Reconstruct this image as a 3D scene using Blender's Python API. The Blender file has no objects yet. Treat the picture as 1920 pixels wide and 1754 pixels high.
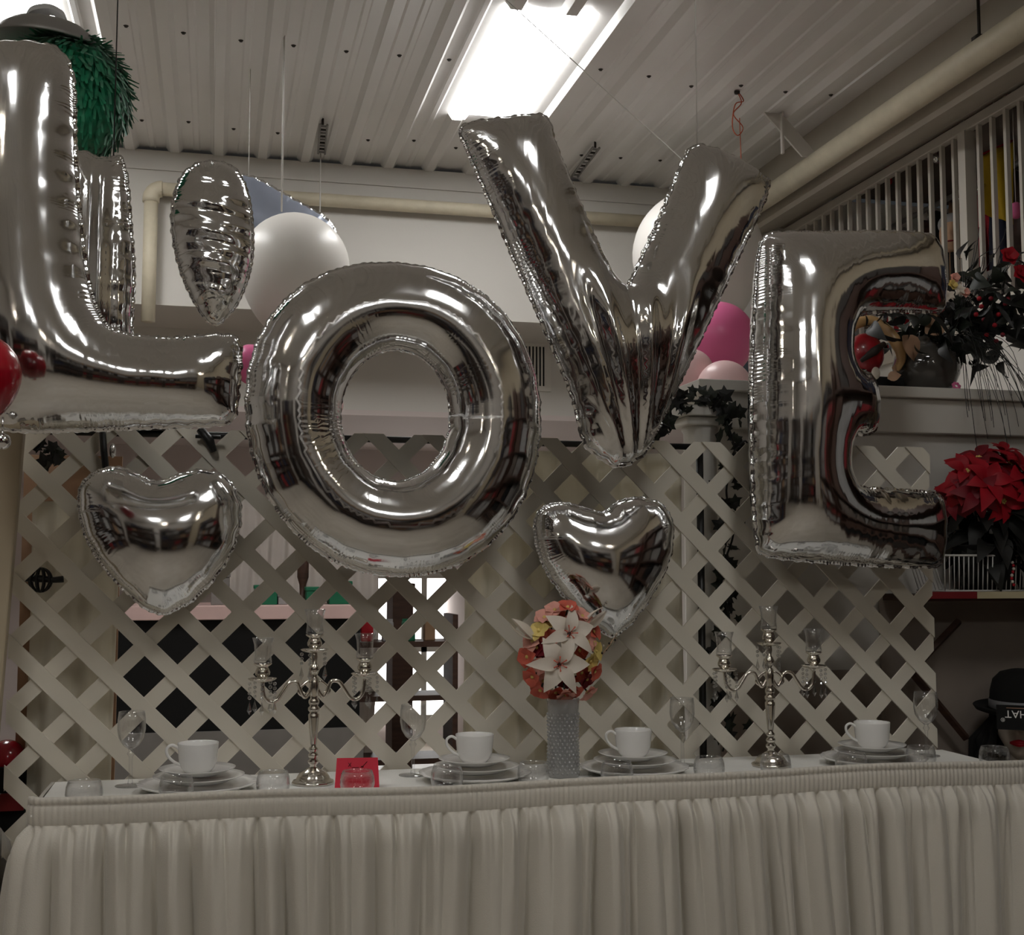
import bpy, bmesh, math
import numpy as np
from mathutils import Vector, Matrix, Euler
from mathutils.geometry import delaunay_2d_cdt

S = bpy.context.scene
COL = S.collection
PI = math.pi
rng = np.random.default_rng(7)

# ------------------------------------------------------------------ camera, world, exposure
F_PX, TILT, YAW, CAM_Z = 2350.0, math.radians(4.7), math.radians(13.3), 1.23
cam_data = bpy.data.cameras.new('camera')
cam_data.sensor_width = 36.0
cam_data.lens = F_PX / 1920 * 36.0
cam = bpy.data.objects.new('camera', cam_data)
cam.location = (0, 0, CAM_Z)
cam.rotation_euler = (PI / 2 + TILT, 0, -YAW)
COL.objects.link(cam)
S.camera = cam

world = bpy.data.worlds.new('world')
world.use_nodes = True
world.node_tree.nodes['Background'].inputs[0].default_value = (0.9, 0.95, 1.0, 1)
world.node_tree.nodes['Background'].inputs[1].default_value = 0.02
S.world = world

S.view_settings.view_transform = 'Standard'
S.view_settings.look = 'None'
S.view_settings.gamma = 1.0
S.view_settings.use_curve_mapping = False
S.view_settings.exposure = 0.15
SKY_POWER = 13.5       # radiance of the daylight panels
S.cycles.use_light_tree = False
S.cycles.max_bounces = 6
S.cycles.diffuse_bounces = 3
S.cycles.glossy_bounces = 4
S.cycles.transmission_bounces = 4
S.cycles.transparent_max_bounces = 24
S.cycles.sample_clamp_indirect = 6.0
S.cycles.adaptive_threshold = 0.04
S.cycles.caustics_reflective = False
S.cycles.caustics_refractive = False

# ------------------------------------------------------------------ measuring helpers (photo ray -> place in the room)
_f = np.array([math.sin(YAW) * math.cos(TILT), math.cos(YAW) * math.cos(TILT), math.sin(TILT)])
_r = np.array([math.cos(YAW), -math.sin(YAW), 0.0])
_u = np.cross(_r, _f)
_c = np.array([0.0, 0.0, CAM_Z])


def ray(px, py):
    return _f + _r * (px - 960) / F_PX + _u * (877 - py) / F_PX


def at_y(px, py, y):
    d = ray(px, py)
    return _c + d * (y / d[1])


def at_z(px, py, z):
    d = ray(px, py)
    return _c + d * ((z - CAM_Z) / d[2])


def at_x(px, py, x):
    d = ray(px, py)
    return _c + d * (x / d[0])


# ------------------------------------------------------------------ materials
def lin(c):
    return tuple((v / 12.92 if v <= 0.04045 else ((v + 0.055) / 1.055) ** 2.4) for v in c)


def rgb(r, g, b):
    return lin((r / 255, g / 255, b / 255))


def mat(name, col, rough=0.5, metal=0.0, var=0.08, scale=6.0, bump=0.0, bscale=60.0, trans=0.0, ior=1.45,
        sheen=0.0, sss=0.0, emit=None, stretch=(1, 1, 1), coat=0.0, alpha=1.0, transl=0.0):
    m = bpy.data.materials.new(name)
    m.use_nodes = True
    nt = m.node_tree
    n = nt.nodes
    p = n['Principled BSDF']
    tc = n.new('ShaderNodeTexCoord')
    mp = n.new('ShaderNodeMapping')
    mp.inputs['Scale'].default_value = stretch
    nt.links.new(tc.outputs['Object'], mp.inputs[0])
    ns = n.new('ShaderNodeTexNoise')
    ns.inputs['Scale'].default_value = scale
    ns.inputs['Detail'].default_value = 2
    nt.links.new(mp.outputs[0], ns.inputs['Vector'])
    cr = n.new('ShaderNodeValToRGB')
    cr.color_ramp.elements[0].position = 0.3
    cr.color_ramp.elements[1].position = 0.7
    cr.color_ramp.elements[0].color = (*[max(0, v * (1 - var)) for v in col], 1)
    cr.color_ramp.elements[1].color = (*[min(1, v * (1 + var)) for v in col], 1)
    nt.links.new(ns.outputs['Fac'], cr.inputs[0])
    nt.links.new(cr.outputs[0], p.inputs['Base Color'])
    p.inputs['Roughness'].default_value = rough
    p.inputs['Metallic'].default_value = metal
    p.inputs['IOR'].default_value = ior
    p.inputs['Transmission Weight'].default_value = trans
    p.inputs['Alpha'].default_value = alpha
    if sheen:
        p.inputs['Sheen Weight'].default_value = sheen
    if sss:
        p.inputs['Subsurface Weight'].default_value = sss
        p.inputs['Subsurface Radius'].default_value = (0.05, 0.04, 0.03)
    if coat:
        p.inputs['Coat Weight'].default_value = coat
    if emit:
        p.inputs['Emission Color'].default_value = (*emit[:3], 1)
        p.inputs['Emission Strength'].default_value = emit[3]
    if bump:
        b = n.new('ShaderNodeBump')
        b.inputs['Strength'].default_value = bump
        b.inputs['Distance'].default_value = 0.01
        ns2 = n.new('ShaderNodeTexNoise')
        ns2.inputs['Scale'].default_value = bscale
        nt.links.new(mp.outputs[0], ns2.inputs['Vector'])
        nt.links.new(ns2.outputs['Fac'], b.inputs['Height'])
        nt.links.new(b.outputs[0], p.inputs['Normal'])
    if transl:
        out = n['Material Output']
        tr = n.new('ShaderNodeBsdfTranslucent')
        nt.links.new(cr.outputs[0], tr.inputs[0])
        mx = n.new('ShaderNodeMixShader')
        mx.inputs[0].default_value = transl
        nt.links.new(p.outputs[0], mx.inputs[1])
        nt.links.new(tr.outputs[0], mx.inputs[2])
        nt.links.new(mx.outputs[0], out.inputs[0])
    return m


def foil_mat(name, col=(0.775, 0.775, 0.775), crimp=1.0, streak=0.0):
    """Mirror foil; UV x runs along the seam, UV y is the distance from it: heat-seal puckers near the seam."""
    m = bpy.data.materials.new(name)
    m.use_nodes = True
    nt = m.node_tree
    n = nt.nodes
    p = n['Principled BSDF']
    p.inputs['Base Color'].default_value = (*col, 1)
    p.inputs['Metallic'].default_value = 1.0
    uv = n.new('ShaderNodeUVMap')
    uv.uv_map = 'seam'
    sep = n.new('ShaderNodeSeparateXYZ')
    nt.links.new(uv.outputs[0], sep.inputs[0])

    def math_node(op, a, b=None, c=None):
        q = n.new('ShaderNodeMath')
        q.operation = op
        for i, v in enumerate((a, b, c)):
            if v is None:
                continue
            if hasattr(v, 'links') or hasattr(v, 'node'):
                nt.links.new(v, q.inputs[i])
            else:
                q.inputs[i].default_value = v
        return q.outputs[0]
    # irregular pucker phase along the seam
    nz = n.new('ShaderNodeTexNoise')
    nz.noise_dimensions = '1D'
    nz.inputs['Scale'].default_value = 9.0
    nt.links.new(sep.outputs[0], nz.inputs['W'])
    ph = math_node('MULTIPLY_ADD', nz.outputs['Fac'], 26.0, math_node('MULTIPLY', sep.outputs[0], 640.0))
    wave = math_node('SINE', ph)
    fall = math_node('POWER', 2.718, math_node('MULTIPLY', sep.outputs[1], -75.0))
    nz2 = n.new('ShaderNodeTexNoise')
    nz2.noise_dimensions = '1D'
    nz2.inputs['Scale'].default_value = 4.3
    nt.links.new(sep.outputs[0], nz2.inputs['W'])
    hole = math_node('GREATER_THAN', sep.outputs[0], 5.0)
    fall = math_node('POWER', 2.718, math_node('MULTIPLY', sep.outputs[1], math_node('MULTIPLY_ADD', hole, 45.0, -75.0)))
    amp = math_node('MULTIPLY', math_node('MAXIMUM', math_node('MULTIPLY_ADD', nz2.outputs['Fac'], 4.5, -2.2), 0.03), fall)
    h1 = math_node('MULTIPLY', wave, amp)
    tc = n.new('ShaderNodeTexCoord')
    nz3 = n.new('ShaderNodeTexNoise')
    nz3.inputs['Scale'].default_value = 5.0
    nz3.inputs['Detail'].default_value = 2.0
    nt.links.new(tc.outputs['Object'], nz3.inputs['Vector'])
    h = math_node('MULTIPLY_ADD', nz3.outputs['Fac'], 1.6, h1)
    if streak:      # lengthwise tension folds in the long tubes
        mp = n.new('ShaderNodeMapping')
        mp.inputs['Scale'].default_value = (1.0, 1.0, 0.05)
        nt.links.new(tc.outputs['Object'], mp.inputs[0])
        nz4 = n.new('ShaderNodeTexNoise')
        nz4.inputs['Scale'].default_value = 34.0
        nz4.inputs['Detail'].default_value = 1.5
        nt.links.new(mp.outputs[0], nz4.inputs['Vector'])
        h = math_node('MULTIPLY_ADD', nz4.outputs['Fac'], streak, h)
    b = n.new('ShaderNodeBump')
    b.inputs['Strength'].default_value = 0.55 * crimp
    b.inputs['Distance'].default_value = 0.0016
    nt.links.new(h, b.inputs['Height'])
    nt.links.new(b.outputs[0], p.inputs['Normal'])
    nzr = n.new('ShaderNodeTexNoise')
    nzr.inputs['Scale'].default_value = 14
    nt.links.new(tc.outputs['Object'], nzr.inputs['Vector'])
    nt.links.new(math_node('MULTIPLY_ADD', nzr.outputs['Fac'], 0.06, 0.07), p.inputs['Roughness'])
    return m


M = {
    'ceil': mat('ceiling_paint', rgb(243, 241, 238), 0.30, var=0.02, scale=2, bump=0.05, bscale=40),
    'wall': mat('wall_paint', rgb(216, 212, 205), 0.6, var=0.03, scale=1.5, bump=0.03),
    'wallpink': mat('pinkish_wall_paint', rgb(220, 208, 204), 0.7, var=0.03, scale=1.5),
    'trimw': mat('white_trim_paint', rgb(218, 214, 206), 0.45, var=0.03),
    'sidewall': mat('store_wall_paint', rgb(206, 200, 192), 0.7, var=0.05),
    'brownwall': mat('brown_panel', rgb(150, 138, 128), 0.7, var=0.1, scale=4),
    'floor': mat('floor_vinyl', rgb(172, 163, 150), 0.4, var=0.1, scale=3),
    'beam': mat('beam_paint', rgb(188, 180, 166), 0.5, var=0.05),
    'pipe': mat('cream_pipe_wrap', rgb(214, 204, 180), 0.5, var=0.06, scale=12, bump=0.1, bscale=80),
    'rail': mat('railing_paint', rgb(205, 199, 188), 0.45, var=0.05),
    'black': mat('black_metal', rgb(20, 19, 18), 0.45, var=0.2),
    'blackcloth': mat('black_cloth', rgb(11, 10, 9), 0.9, var=0.2),
    'lattice': mat('lattice_plastic', rgb(222, 215, 200), 0.42, var=0.05, scale=5, bump=0.04, bscale=25),
    'linen': mat('white_linen', rgb(242, 240, 234), 0.8, var=0.04, bump=0.15, bscale=300),
    'skirt': mat('ivory_skirt_fabric', rgb(208, 202, 190), 0.5, var=0.05, scale=3, bump=0.12, bscale=350, sheen=0.3),
    'china': mat('white_porcelain', rgb(240, 238, 234), 0.22, var=0.02, coat=0.3),
    'silver': mat('silver_plate', (0.72, 0.68, 0.61), 0.16, metal=1.0, var=0.12, scale=30),
    'smoke': mat('smoked_glass', rgb(70, 66, 62), 0.06, var=0.2, coat=0.6),
    'drape': mat('cream_drape', rgb(240, 234, 218), 0.8, var=0.05, scale=3, sheen=0.2, transl=0.25),
    'sheer': mat('white_sheer', rgb(232, 226, 220), 0.8, var=0.05, transl=0.45),
    'latexw': mat('white_latex', rgb(238, 234, 228), 0.32, var=0.01, transl=0.15),
    'latexp': mat('pink_latex', rgb(232, 118, 166), 0.3, var=0.02, transl=0.15),
    'latexpp': mat('pale_pink_latex', rgb(240, 205, 204), 0.32, var=0.02, transl=0.15),
    'latexr': mat('dark_red_latex', rgb(150, 12, 30), 0.2, var=0.05, coat=0.4),
    'string': mat('white_string', rgb(210, 206, 200), 0.7, var=0.02),
    'stringd': mat('dark_string', rgb(40, 38, 36), 0.7, var=0.02),
    'orange': mat('orange_ribbon', rgb(190, 92, 60), 0.6, var=0.1),
    'green': mat('green_fringe', rgb(20, 128, 90), 0.5, var=0.3, scale=40, sheen=0.3),
    'lidmet': mat('grey_lid', rgb(150, 148, 145), 0.45, metal=0.5, var=0.1),
    'bluegrey': mat('blue_grey_film', rgb(140, 146, 160), 0.3, metal=0.3, var=0.08),
    'redcard': mat('red_card', rgb(206, 28, 56), 0.6, var=0.06),
    'darkred': mat('dark_red_print', rgb(96, 8, 20), 0.7, var=0.05),
    'petalw': mat('white_petal', rgb(226, 216, 202), 0.6, var=0.06, scale=20, transl=0.2),
    'petalc': mat('coral_petal', rgb(214, 104, 84), 0.6, var=0.2, scale=20, transl=0.15),
    'petalk': mat('pale_pink_petal', rgb(232, 168, 152), 0.6, var=0.15, scale=20, transl=0.15),
    'petaly': mat('cream_yellow_petal', rgb(220, 196, 116), 0.6, var=0.15, scale=20),
    'petalr': mat('poinsettia_red', rgb(168, 16, 34), 0.6, var=0.3, scale=14, transl=0.1),
    'petalm': mat('dark_red_petal', rgb(120, 14, 30), 0.6, var=0.2, scale=14),
    'leafd': mat('dark_leaf', rgb(34, 40, 30), 0.55, var=0.3, scale=10),
    'leafb': mat('black_foliage', rgb(24, 24, 21), 0.55, var=0.3, scale=10),
    'tan': mat('tan_leaf', rgb(176, 140, 112), 0.6, var=0.15, scale=14),
    'horn': mat('glazed_tan_ceramic', rgb(196, 158, 108), 0.3, var=0.15, scale=14, coat=0.4),
    'redglaze': mat('red_glaze', rgb(150, 22, 34), 0.3, var=0.4, scale=16, coat=0.4),
    'eye': mat('dark_centre', rgb(40, 30, 24), 0.7, var=0.2),
    'wire': mat('white_coated_wire', rgb(206, 203, 198), 0.35, var=0.02),
    'redshelf': mat('red_shelf_edge', rgb(128, 30, 34), 0.6, var=0.12),
    'creamshelf': mat('cream_shelf_edge', rgb(196, 184, 150), 0.6, var=0.05),
    'felt': mat('black_felt', rgb(16, 15, 14), 0.95, var=0.2),
    'band': mat('grey_satin_band', rgb(120, 120, 122), 0.4, var=0.05),
    'skin': mat('pale_mannequin_skin', rgb(206, 194, 180), 0.5, var=0.03),
    'lips': mat('red_lips', rgb(176, 14, 36), 0.35, var=0.05),
    'print': mat('white_print', rgb(228, 226, 220), 0.6, var=0.02),
    'yellow': mat('yellow_cloth', rgb(214, 178, 40), 0.7, var=0.06),
    'darkwall': mat('dark_loft_wall', rgb(96, 86, 78), 0.8, var=0.25, scale=3),
    'pinkedge': mat('pink_counter_edge', rgb(222, 190, 184), 0.5, var=0.06),
    'greenbox': mat('green_box', rgb(18, 104, 72), 0.6, var=0.1),
    'greybox': mat('grey_box', rgb(128, 124, 120), 0.6, var=0.1),
    'brown': mat('dark_wood', rgb(70, 48, 38), 0.55, var=0.25, scale=8, stretch=(1, 1, 6)),
    'beigepost': mat('beige_post_paint', rgb(176, 162, 138), 0.5, var=0.06),
    'navy': mat('navy_cloth', rgb(36, 40, 58), 0.8, var=0.2),
    'redcloth': mat('red_cloth', rgb(170, 22, 36), 0.8, var=0.15),
    'tancloth': mat('tan_cloth', rgb(150, 120, 92), 0.8, var=0.15),
    'greycloth': mat('grey_cloth', rgb(150, 148, 146), 0.7, var=0.15),
    'maskskin': mat('rubber_mask_skin', rgb(196, 158, 126), 0.6, var=0.15, scale=20),
    'foil': foil_mat('silver_foil'),
    'foiltube': foil_mat('silver_foil_tube', streak=1.5),
    'foilsoft': foil_mat('silver_foil_creased', crimp=1.5),
    'chrome': mat('chrome_plastic', (0.8, 0.8, 0.8), 0.08, metal=1.0, var=0.02),
    'screw': mat('screw_head', rgb(60, 56, 52), 0.5, metal=0.5, var=0.1),
    'cardboard': mat('dark_packaging', rgb(54, 48, 44), 0.6, var=0.2),
}


def glow_mat(name, col, power):
    m = bpy.data.materials.new(name)
    m.use_nodes = True
    n = m.node_tree.nodes
    e = n.new('ShaderNodeEmission')
    e.inputs[0].default_value = (*col, 1)
    e.inputs[1].default_value = power
    m.node_tree.links.new(e.outputs[0], n['Material Output'].inputs[0])
    return m


def thin_glass(name, tint, haze=0.0, rough=0.0, bump=0.0, bscale=80.0, gain=1.0, edge=False):
    """thin-walled glass: clear pane with Fresnel reflection, optional milky part or painted-in bright rim"""
    m = bpy.data.materials.new(name)
    m.use_nodes = True
    nt = m.node_tree
    n = nt.nodes
    n.remove(n['Principled BSDF'])
    tr = n.new('ShaderNodeBsdfTransparent')
    tr.inputs[0].default_value = (*tint, 1)
    gl = n.new('ShaderNodeBsdfGlossy')
    gl.inputs['Roughness'].default_value = rough
    fr = n.new('ShaderNodeLayerWeight')      # same on both faces of the thin wall
    fr.inputs['Blend'].default_value = 0.5
    pw = n.new('ShaderNodeMath')
    pw.operation = 'POWER'
    pw.inputs[1].default_value = 2.2
    nt.links.new(fr.outputs['Facing'], pw.inputs[0])
    ad = n.new('ShaderNodeMath')
    ad.operation = 'MULTIPLY_ADD'
    ad.inputs[1].default_value = 0.62
    ad.inputs[2].default_value = 0.07
    nt.links.new(pw.outputs[0], ad.inputs[0])
    body = tr
    if haze:
        df = n.new('ShaderNodeBsdfTranslucent')
        df.inputs[0].default_value = (0.85, 0.85, 0.84, 1)
        d2 = n.new('ShaderNodeBsdfDiffuse')
        d2.inputs[0].default_value = (0.85, 0.85, 0.84, 1)
        a1 = n.new('ShaderNodeMixShader')
        nt.links.new(df.outputs[0], a1.inputs[1])
        nt.links.new(d2.outputs[0], a1.inputs[2])
        a2 = n.new('ShaderNodeMixShader')
        a2.inputs[0].default_value = haze
        if edge:      # whitish rim painted in for refracted brightness, only where the wall is edge-on
            e1 = n.new('ShaderNodeMath')
            e1.operation = 'POWER'
            e1.inputs[1].default_value = 4.0
            nt.links.new(fr.outputs['Facing'], e1.inputs[0])
            e2 = n.new('ShaderNodeMath')
            e2.operation = 'MULTIPLY'
            e2.inputs[1].default_value = haze
            nt.links.new(e1.outputs[0], e2.inputs[0])
            nt.links.new(e2.outputs[0], a2.inputs[0])
        nt.links.new(tr.outputs[0], a2.inputs[1])
        nt.links.new(a1.outputs[0], a2.inputs[2])
        body = a2
    if bump:
        tc = n.new('ShaderNodeTexCoord')
        nz = n.new('ShaderNodeTexNoise')
        nz.inputs['Scale'].default_value = bscale
        nt.links.new(tc.outputs['Object'], nz.inputs['Vector'])
        b_ = n.new('ShaderNodeBump')
        b_.inputs['Strength'].default_value = bump
        b_.inputs['Distance'].default_value = 0.004
        nt.links.new(nz.outputs['Fac'], b_.inputs['Height'])
        nt.links.new(b_.outputs[0], gl.inputs['Normal'])
        nt.links.new(b_.outputs[0], fr.inputs['Normal'])
    mu = n.new('ShaderNodeMath')
    mu.operation = 'MULTIPLY'
    mu.use_clamp = True
    mu.inputs[1].default_value = gain
    nt.links.new(ad.outputs[0], mu.inputs[0])
    mx = n.new('ShaderNodeMixShader')
    nt.links.new(mu.outputs[0], mx.inputs[0])
    nt.links.new(body.outputs[0], mx.inputs[1])
    nt.links.new(gl.outputs[0], mx.inputs[2])
    nt.links.new(mx.outputs[0], n['Material Output'].inputs[0])
    return m


M['glass'] = thin_glass('clear_glass', (0.985, 0.985, 0.985), 0.75, 0.03, edge=True)
M['hobglass'] = thin_glass('hobnail_glass', (0.97, 0.975, 0.975), 0.42, 0.08, 0.5, 120.0, 1.3)
M['crystal'] = thin_glass('crystal', (0.9, 0.9, 0.89), 0.06, 0.02, 0.0, 80.0, 2.5)
M['skylight'] = glow_mat('daylight_panel', (1.0, 0.992, 0.975), SKY_POWER)
M['window'] = glow_mat('daylight_window', (1.0, 0.99, 0.97), 5.0)
M['bulb'] = glow_mat('lamp_bulb', (1.0, 0.9, 0.74), 40.0)


# ------------------------------------------------------------------ mesh helpers
def mesh(name, verts, faces, m, smooth=True):
    me = bpy.data.meshes.new(name)
    me.from_pydata([tuple(map(float, v)) for v in verts], [], [tuple(map(int, f)) for f in faces])
    me.materials.append(m)
    if smooth:
        me.shade_smooth()
    me.update()
    return me


def link(name, me, parent=None, loc=(0, 0, 0), rot=(0, 0, 0), scale=(1, 1, 1)):
    o = bpy.data.objects.new(name, me)
    COL.objects.link(o)
    o.location = loc
    o.rotation_euler = rot
    o.scale = scale
    if parent is not None:
        o.parent = parent
    return o


def tag(o, label, cat, group=None, kind=None):
    o['label'] = label
    o['category'] = cat
    if group:
        o['group'] = group
    if kind:
        o['kind'] = kind
    return o


def thing(name, label, cat, loc=(0, 0, 0), rz=0.0, group=None):
    o = bpy.data.objects.new(name, None)
    COL.objects.link(o)
    o.empty_display_size = 0.05
    o.location = tuple(float(v) for v in loc)
    o.rotation_euler = (0, 0, rz)
    return tag(o, label, cat, group)


def copy_tree(o, parent=None):
    c = o.copy()
    COL.objects.link(c)
    if parent is not None:
        c.parent = parent
    for ch in list(o.children):
        copy_tree(ch, c)
    return c


class MB:
    def __init__(self):
        self.v, self.f = [], []

    def add(self, v, f):
        n = len(self.v)
        self.v += [tuple(map(float, p)) for p in v]
        self.f += [tuple(i + n for i in q) for q in f]
        return self

    def box(self, x0, x1, y0, y1, z0, z1):
        v = [(x, y, z) for z in (z0, z1) for y in (y0, y1) for x in (x0, x1)]
        return self.add(v, [(0, 2, 3, 1), (4, 5, 7, 6), (0, 1, 5, 4), (2, 6, 7, 3), (0, 4, 6, 2), (1, 3, 7, 5)])

    def lathe(self, prof, seg=32, c=(0, 0, 0), wob=None):
        n = len(self.v)
        k = len(prof)
        for i in range(seg):
            a = 2 * PI * i / seg
            for j, (r, z) in enumerate(prof):
                rr = r if wob is None else r * wob(a, j)
                self.v.append((c[0] + rr * math.cos(a), c[1] + rr * math.sin(a), c[2] + z))
        for i in range(seg):
            i2 = (i + 1) % seg
            for j in range(k - 1):
                self.f.append((n + i * k + j, n + i2 * k + j, n + i2 * k + j + 1, n + i * k + j + 1))
        return self

    def tube(self, pts, r, seg=8, cap=True):
        pts = [np.array(p, float) for p in pts]
        k = len(pts)
        rs = r if hasattr(r, '__len__') else [r] * k
        n = len(self.v)
        prev = None
        for i, p in enumerate(pts):
            t = pts[min(i + 1, k - 1)] - pts[max(i - 1, 0)]
            t = t / (np.linalg.norm(t) + 1e-12)
            if prev is None:
                a = np.array([0, 0, 1.0]) if abs(t[2]) < 0.9 else np.array([1.0, 0, 0])
            else:
                a = prev
            s = a - t * (a @ t)
            s /= np.linalg.norm(s) + 1e-12
            prev = s
            b = np.cross(t, s)
            for j in range(seg):
                an = 2 * PI * j / seg
                self.v.append(tuple(p + rs[i] * (math.cos(an) * s + math.sin(an) * b)))
        for i in range(k - 1):
            for j in range(seg):
                j2 = (j + 1) % seg
                self.f.append((n + i * seg + j, n + i * seg + j2, n + (i + 1) * seg + j2, n + (i + 1) * seg + j))
        if cap:
            self.f.append(tuple(n + j for j in reversed(range(seg))))
            self.f.append(tuple(n + (k - 1) * seg + j for j in range(seg)))
        return self

    def ball(self, c, r, seg=12, rings=8):
        rr = r if hasattr(r, '__len__') else (r, r, r)
        n = len(self.v)
        for i in range(rings + 1):
            th = PI * i / rings
            for j in range(seg):
                a = 2 * PI * j / seg
                self.v.append((c[0] + rr[0] * math.sin(th) * math.cos(a), c[1] + rr[1] * math.sin(th) * math.sin(a), c[2] + rr[2] * math.cos(th)))
        for i in range(rings):
            for j in range(seg):
                j2 = (j + 1) % seg
                self.f.append((n + i * seg + j, n + (i + 1) * seg + j, n + (i + 1) * seg + j2, n + i * seg + j2))
        return self

    def prism(self, poly, y0, y1):
        """polygon in x,z pushed through y"""
        k = len(poly)
        v = [(x, y0, z) for x, z in poly] + [(x, y1, z) for x, z in poly]
        f = [tuple(range(k)), tuple(reversed(range(k, 2 * k)))]
        f += [(i, i + k, (i + 1) % k + k, (i + 1) % k) for i in range(k)]
        return self.add(v, f)

    def build(self, name, m, parent=None, loc=(0, 0, 0), rot=(0, 0, 0), smooth=True, bevel=0.0, scale=(1, 1, 1), sharp=None):
        me = mesh(name, self.v, self.f, m, smooth)
        if smooth and sharp is not None:
            try:
                me.set_sharp_from_angle(angle=math.radians(sharp))
            except Exception:
                pass
        o = link(name, me, parent, loc, rot, scale)
        if bevel:
            b = o.modifiers.new('bevel', 'BEVEL')
            b.width = bevel
            b.segments = 2
            b.limit_method = 'ANGLE'
        return o


def structure(o):
    o['kind'] = 'structure'
    return o


def bez(p0, p1, p2, p3, n=12):
    t = np.linspace(0, 1, n)[:, None]
    p0, p1, p2, p3 = map(np.array, (p0, p1, p2, p3))
    return (1 - t) ** 3 * p0 + 3 * (1 - t) ** 2 * t * p1 + 3 * (1 - t) * t * t * p2 + t ** 3 * p3


def spline(pts, n=8, closed=False):
    """Catmull-Rom through points"""
    P = [np.array(p, float) for p in pts]
    k = len(P)
    out = []
    for i in range(k if closed else k - 1):
        if closed:
            a, b, c, d = P[i - 1], P[i], P[(i + 1) % k], P[(i + 2) % k]
        else:
            a, b, c, d = P[max(i - 1, 0)], P[i], P[i + 1], P[min(i + 2, k - 1)]
        for t in np.linspace(0, 1, n, endpoint=False):
            out.append(0.5 * ((2 * b) + (c - a) * t + (2 * a - 5 * b + 4 * c - d) * t * t + (3 * b - a - 3 * c + d) * t ** 3))
    if not closed:
        out.append(P[-1])
    return np.array(out)


# ================================================================== THE SETTING
CZ = 3.36            # ceiling sheet
WALL_A = 6.40        # upper back wall
WALL_B = 7.00        # recessed wall with the vent
SKYLIGHTS = [(1.03, 1.395, 4.45, 5.60), (-1.02, -0.61, 4.45, 5.60),
             (1.03, 1.395, 0.85, 1.68), (-1.02, -0.61, 0.85, 1.68),
             (1.03, 1.395, -3.0, -2.2), (-1.02, -0.61, -3.0, -2.2)]
RX0, RX1, RY0 = -3.6, 2.78, -4.6

# ceiling sheet cut around the daylight panels
xs = sorted({RX0, RX1, *[a for s in SKYLIGHTS for a in s[:2]]})
ys = sorted({RY0, WALL_A + 0.1, *[a for s in SKYLIGHTS for a in s[2:]]})
b = MB()
for i in range(len(xs) - 1):
    for j in range(len(ys) - 1):
        mx, my = (xs[i] + xs[i + 1]) / 2, (ys[j] + ys[j + 1]) / 2
        if not any(s[0] < mx < s[1] and s[2] < my < s[3] for s in SKYLIGHTS):
            b.box(xs[i], xs[i + 1], ys[j], ys[j + 1], CZ, CZ + 0.02)
ceiling = structure(b.build('ceiling', M['ceil'], smooth=False))

# trapezoid ribs, each its own piece
pitch = 0.2165


def rib_mesh(y0, y1):
    v = []
    for y in (y0, y1):
        v += [(-0.042, y, CZ), (-0.022, y, CZ - 0.028), (0.022, y, CZ - 0.028), (0.042, y, CZ)]
    return mesh('rib', v, [(0, 1, 5, 4), (1, 2, 6, 5), (2, 3, 7, 6), (3, 2, 1, 0), (4, 5, 6, 7)], M['ceil'], False)


rib_cache = {}
k = -15
while True:
    x = -0.236 + pitch * k
    k += 1
    if x < RX0 + 0.06:
        continue
    if x > RX1 - 0.05:
        break
    cuts = [(s[2], s[3]) for s in SKYLIGHTS if s[0] - 0.045 < x < s[1] + 0.045]
    spans, y = [], RY0 + 0.01
    for a, c in sorted(cuts):
        if a - 0.02 > y:
            spans.append((y, a - 0.02))
        y = c + 0.02
    spans.append((y, WALL_A + 0.02))
    for sp in spans:
        if sp not in rib_cache:
            rib_cache[sp] = rib_mesh(*sp)
        link('rib', rib_cache[sp], ceiling, (x, 0, 0))
# low stiffening swages between the ribs
sw = {}
k = -15
while True:
    x = -0.236 + pitch * (k + 0.5)
    k += 1
    if x < RX0 + 0.06:
        continue
    if x > RX1 - 0.05:
        break
    if any(s[0] - 0.03 < x < s[1] + 0.03 for s in SKYLIGHTS):
        continue
    if not sw:
        b = MB()
        b.prism([(-0.018, CZ), (-0.010, CZ - 0.006), (0.010, CZ - 0.006), (0.018, CZ)], RY0 + 0.01, WALL_A + 0.02)
        sw[0] = mesh('swage', b.v, b.f, M['ceil'], False)
    link('swage', sw[0], ceiling, (x, 0, 0))
# screw heads, a few pixels each
b = MB()
for yy in (2.9, 3.95, 5.0, 6.05):
    for k in range(-6, 14):
        x = -0.236 + pitch * k + 0.075
        if any(s[0] - 0.03 < x < s[1] + 0.03 and s[2] < yy < s[3] for s in SKYLIGHTS) or x > RX1 - 0.1:
            continue
        b.lathe([(0.0, -0.006), (0.006, -0.006), (0.008, -0.002), (0.011, 0.0)], 8, (x + rng.normal(0, 0.006), yy + rng.normal(0, 0.02), CZ))
o = b.build('screw_head', M['screw'], ceiling)
o['kind'] = 'stuff'

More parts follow.
